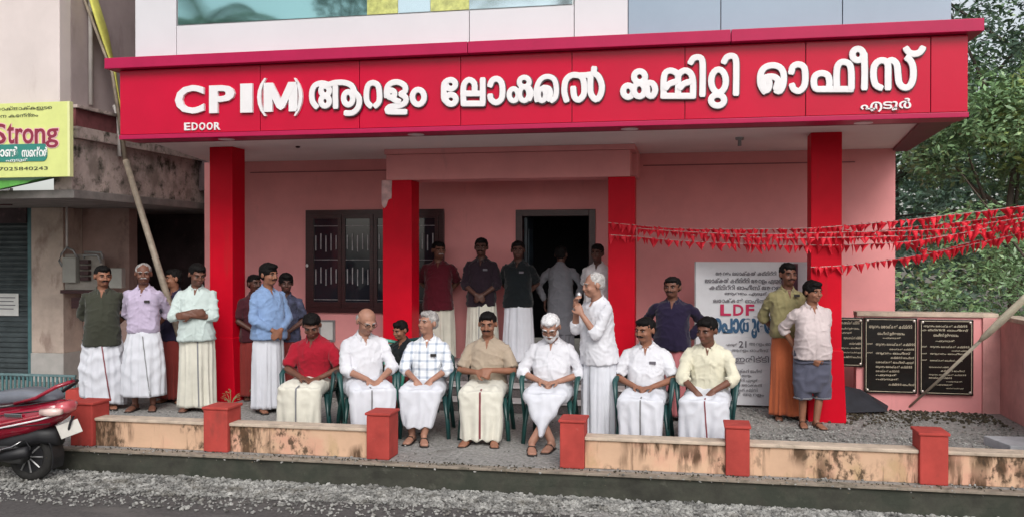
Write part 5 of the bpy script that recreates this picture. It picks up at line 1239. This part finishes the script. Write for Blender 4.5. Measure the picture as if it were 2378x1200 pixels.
person('man in an off white shirt peering out beside the right inner column', 1388, 11.75, 567, z0=ZV, rot=-10, head=(-5,4), **BEH, shirt=cOffW, sleeve='short', mundu=cGrey, mhem=.06, seed=25, skin=3, hair='full')
# --- right side standing
person('man in a navy purple shirt standing behind the seated men before the banner', 1562, 10.35, 643, rot=-5, head=(-12,2), wr=(.17,.12,.95), wl=(-.17,.12,.95), hr=((-.6,.1,-.6),(0,1,0),.6), hl=((.6,.1,-.6),(0,1,0),.6,-1), pole=(0,.5,-.1), shirt=cPurple, sleeve='long', hem=.84, belly=.03, mundu=cPinkL, mhem=.06, seed=26, skin=1, moust=hBlack, width=1.12)
person('man in a khaki shirt and orange mundu standing beside the banner', 1829, 10.60, 611, rot=10, head=(8,4), **BEH, shirt=cKhaki, sleeve='half', hem=.90, tucked=True, mundu=cOrange, mhem=.06, mx=((.155,.175,.17,.185),(.12,.14,.14,.15)), seed=27, skin=1, moust=hBlack, hmat=hBlack, amp=1.2, pocket=(.06,1.36,mSandal))
def fold_lungi(t, U, Hm, wrp, el):
    g = MB()
    for k in (-1, 1): g.cap((k*.08,0,.86), (k*.115,-.02,.50), .115, .095, 14); g.loft([((k*.110,-.02,.58),(.098,0,0),(0,.098,0)),((k*.105,-.015,.33),(.092,0,0),(0,.095,0))], 18)
    g.loft([((0,0,.93),(.175,0,0),(0,.13,0)),((0,0,.72),(.20,0,0),(0,.15,0))], 20)
    g.loft([((.01,-.03,.88),(.16,0,0),(0,.115,0)),((.02,-.045,.62),(.165,0,0),(0,.105,0)),((-.03,-.05,.42),(.12,0,0),(0,.085,0))], 20, True, 2.4)
    remesh_later(g, 'folded_lungi', cSlate, t, .0125, 3, None, wrinkle(.016, 'seatlap', 5))
    for k in (-1, 1): m = MB(); m.tube([(k*.105+.095*math.cos(a), -.015+.098*math.sin(a), .342) for a in np.linspace(0,2*PI,25)], .009, 6, 1.3); m.build('hem_band', cGrey, t, local=True, smooth=True)
    m = MB(); m.tube([(.19*math.cos(a), -.015+.15*math.sin(a), .77+.012*math.sin(3*a)) for a in np.linspace(0,2*PI,29)], .018, 6); m.build('waist_roll', cSlate, t, local=True, smooth=True)
person('man in a pale rose shirt with lungi folded to the knees, before the right column', 1886, 10.2, 653, rot=12, head=(22,4), wr=(.03,-.17,.84), wl=(-.15,.13,.92), hr=((-.4,-.2,-.8),(0,1,0),.8), hl=((.5,.2,-.7),(0,1,0),.6,-1), pole={-1:(-.55,.5,-.1),1:(.7,.4,-.1)}, shirt=cRose, sleeve='half', hem=.80, belly=.045, mundu=None, seed=28, skin=0, hair='thick', moust=None, extra=fold_lungi, width=1.06,
       legs=({-1:Vector((-.085,0,.90)),1:Vector((.085,0,.90))},{-1:Vector((-.10,-.015,.49)),1:Vector((.09,-.03,.49))},{-1:Vector((-.10,.02,.085)),1:Vector((.03,-.06,.085))}))
# --- the speaker
def mic(t, U, Hm, wrp, el):
    p = wrp[-1]; up = Hm@Vector((-.01,-.145,-.065)); d = (up-(p+Vector((0,-.03,-.02)))).normalized(); b0_ = up-d*.20
    m = MB(); m.tube([b0_, up-d*.05], [.011,.014], 10); o = m.build('microphone', mCh2, t, local=True, smooth=True)
    m = MB(); m.ell(up-d*.02, (.027,.027,.033)); m.build('microphone_head', mCh2, o, local=True, smooth=True)
mCh2 = M('mic_silver', (.5,.5,.52), .35, metal=.7, var=.1)
person('elderly speaker in white shirt and mundu holding a microphone to his mouth', 1392, 8.95, 648, rot=-48, head=(-18,4), wl=(-.04,-.25,1.37), wr=(.05,-.255,1.30), hl=((.25,-.35,.9),(.5,.2,.0),1.0,-1), hr=((-.45,-.25,.85),(-.5,.3,.0),1.0), pole={-1:(-.25,.0,-1),1:(.25,.0,-1)}, shirt=cWhite, sleeve='half', hem=.80, belly=.02, mundu=cWhite2, mhem=.05, mx=((.16,.175,.18,.185),(.13,.155,.165,.17)), hmat=hSpk, hair='short', skin=2, seed=31, extra=mic, stripe=(mStripeG,.06,.0,.008), lean=4, scale=.985)
# --- seated row
SEAT = dict(seated=True, feet='sandal')
def seat(label, clabel, u, Y, vtop, rot, ch=mChair, chair=True, **k):
    t = person(label, u, Y, vtop, rot=rot, **SEAT, **k); t['group'] = 'men seated in the front row'; del t['group']
    s_ = t.scale.z
    if chair: place_chair(t.location.x - math.sin(R(rot))*.02, t.location.y+.02, R(rot), clabel, ch)
    return t
seat('man in a red shirt seated at the left end of the front row', 'dark green chair under the man in the red shirt', 727, 8.95, 745, 6, ch=mChairD, head=(10,24), wr=(.13,-.22,.60), wl=(-.04,-.27,.61), hr=((-.6,-.7,-.1),(0,.1,-1),.5), hl=((.8,-.45,-.1),(0,.1,-1),.5,-1), pole=(0,.3,-.3), lean=8, shirt=cRedS, sleeve='short', mundu=cCream, mhem=.06, stripe=(mStripeG,-.01,.0,.018), seed=41, skin=1, hair='full', width=1.06, scale=.98)
seat('balding man in a white shirt and glasses turned to the right on his chair', 'green chair under the balding man in glasses', 846, 8.80, 735, 30, head=(16,22), wr=(.10,-.30,.60), wl=(-.02,-.28,.60), hr=((-.6,-.5,-.5),(0,.1,-1),.5), hl=((.6,-.6,-.4),(0,.1,-1),.5,-1), pole=(0,.35,-.3), lean=6, shirt=cWhite, sleeve='half', mundu=cWhite2, mhem=.05, stripe=(mStripeG,-.02,.0,.014), hair='bald', hmat=hGrey, glasses=True, seed=42, skin=2, belly=.03, width=1.05, scale=1.03)
seat('grey haired man in a blue and white checked shirt looking away to the left', 'dark green chair under the man in the checked shirt', 993, 9.02, 722, 8, ch=mChairD, head=(-38,-8), wr=(.075,-.30,.60), wl=(-.075,-.30,.60), hr=((-.5,-.4,-.7),(0,.6,-.6),.7), hl=((.5,-.4,-.7),(0,.6,-.6),.7,-1), pole=(0,.2,-.3), lean=4, shirt=cCheck, sleeve='half', mundu=cWhite2, mhem=.16, hair='full', hmat=hGrey, seed=43, skin=2, belly=.02, pocket=(.075,1.27,mSandal), knees={-1:((-.15,-.43,.50),(-.10,-.40,.085)),1:((.15,-.43,.50),(.03,-.47,.085))})
seat('man with a moustache in a beige shirt seated facing the camera', 'green chair under the man in the beige shirt', 1132, 9.05, 724, 4, head=(0,8), wr=(.07,-.22,.71), wl=(-.07,-.23,.69), hr=((-.8,-.4,-.1),(0,.8,-.4),.8), hl=((.8,-.4,-.1),(0,.8,-.4),.8,-1), pole=(0,.2,-.6), lean=2, shirt=cBeige, sleeve='short', mundu=cCream, mhem=.05, stripe=(mStripeR,.005,.0,.018), moust=hBlack, hair='full', seed=44, skin=0, belly=.02, width=1.04)
def bare_shin(t, U, Hm, wrp, el): pass
seat('white bearded man in a white shirt and glasses seated with crossed legs', 'green chair under the white bearded man', 1282, 8.98, 730, 0, head=(-4,24), **LAP, lean=8, shirt=cWhite, sleeve='half', mundu=cWhite2, mhem=.13, hair='full', hmat=hWhite, beard=hWhite, moust=hWhite, glasses=True, seed=45, skin=2, belly=.05, width=1.06, scale=1.0, knees={-1:((-.13,-.43,.50),(.06,-.46,.085)),1:((.13,-.43,.50),(-.10,-.56,.085))})
seat('man with a moustache in a white shirt seated right of the speaker', 'dark green chair under the man right of the speaker', 1500, 8.95, 737, -4, ch=mChairD, head=(-28,6), **LAP, lean=3, shirt=cWhite, sleeve='short', mundu=cWhite2, mhem=.05, stripe=(mStripeG,.01,.0,.014), moust=hBlack, hair='full', seed=46, skin=0, belly=.04, width=1.06, pocket=(.075,1.27,mPrintG))
seat('man in a cream shirt seated at the right end of the front row', 'dark green chair under the man in the cream shirt', 1645, 8.92, 732, -6, ch=mChairD, head=(-24,4), wr=(.07,-.33,.60), wl=(-.07,-.34,.58), hr=((-.45,-.4,-.75),(0,.7,-.5),.8), hl=((.45,-.4,-.75),(0,.7,-.5),.8,-1), pole=(.0,.1,-.3), lean=10, shirt=cCreamS, sleeve='half', mundu=cWhite2, mhem=.09, stripe=(mStripeR,.01,.03,.012), moust=None, hair='full', seed=47, skin=1, belly=.02, width=1.06)
t = person('man in a black shirt seated low behind the checked shirt', 938, 10.0, 752, rot=-20, **SEAT, head=(-10,6), **LAP, lean=10, shirt=cBlackG, sleeve='short', mundu=cMaroonL, mhem=.06, hair='full', seed=48, skin=0, glasses=False)
place_chair(t.location.x, t.location.y+.05, R(-20), 'dark chair under the black shirted man behind the row', mChairD)
place_chair(xat(886, 9.75), 9.75, R(12), 'empty light green chair behind the balding man', mChairL)
flush()
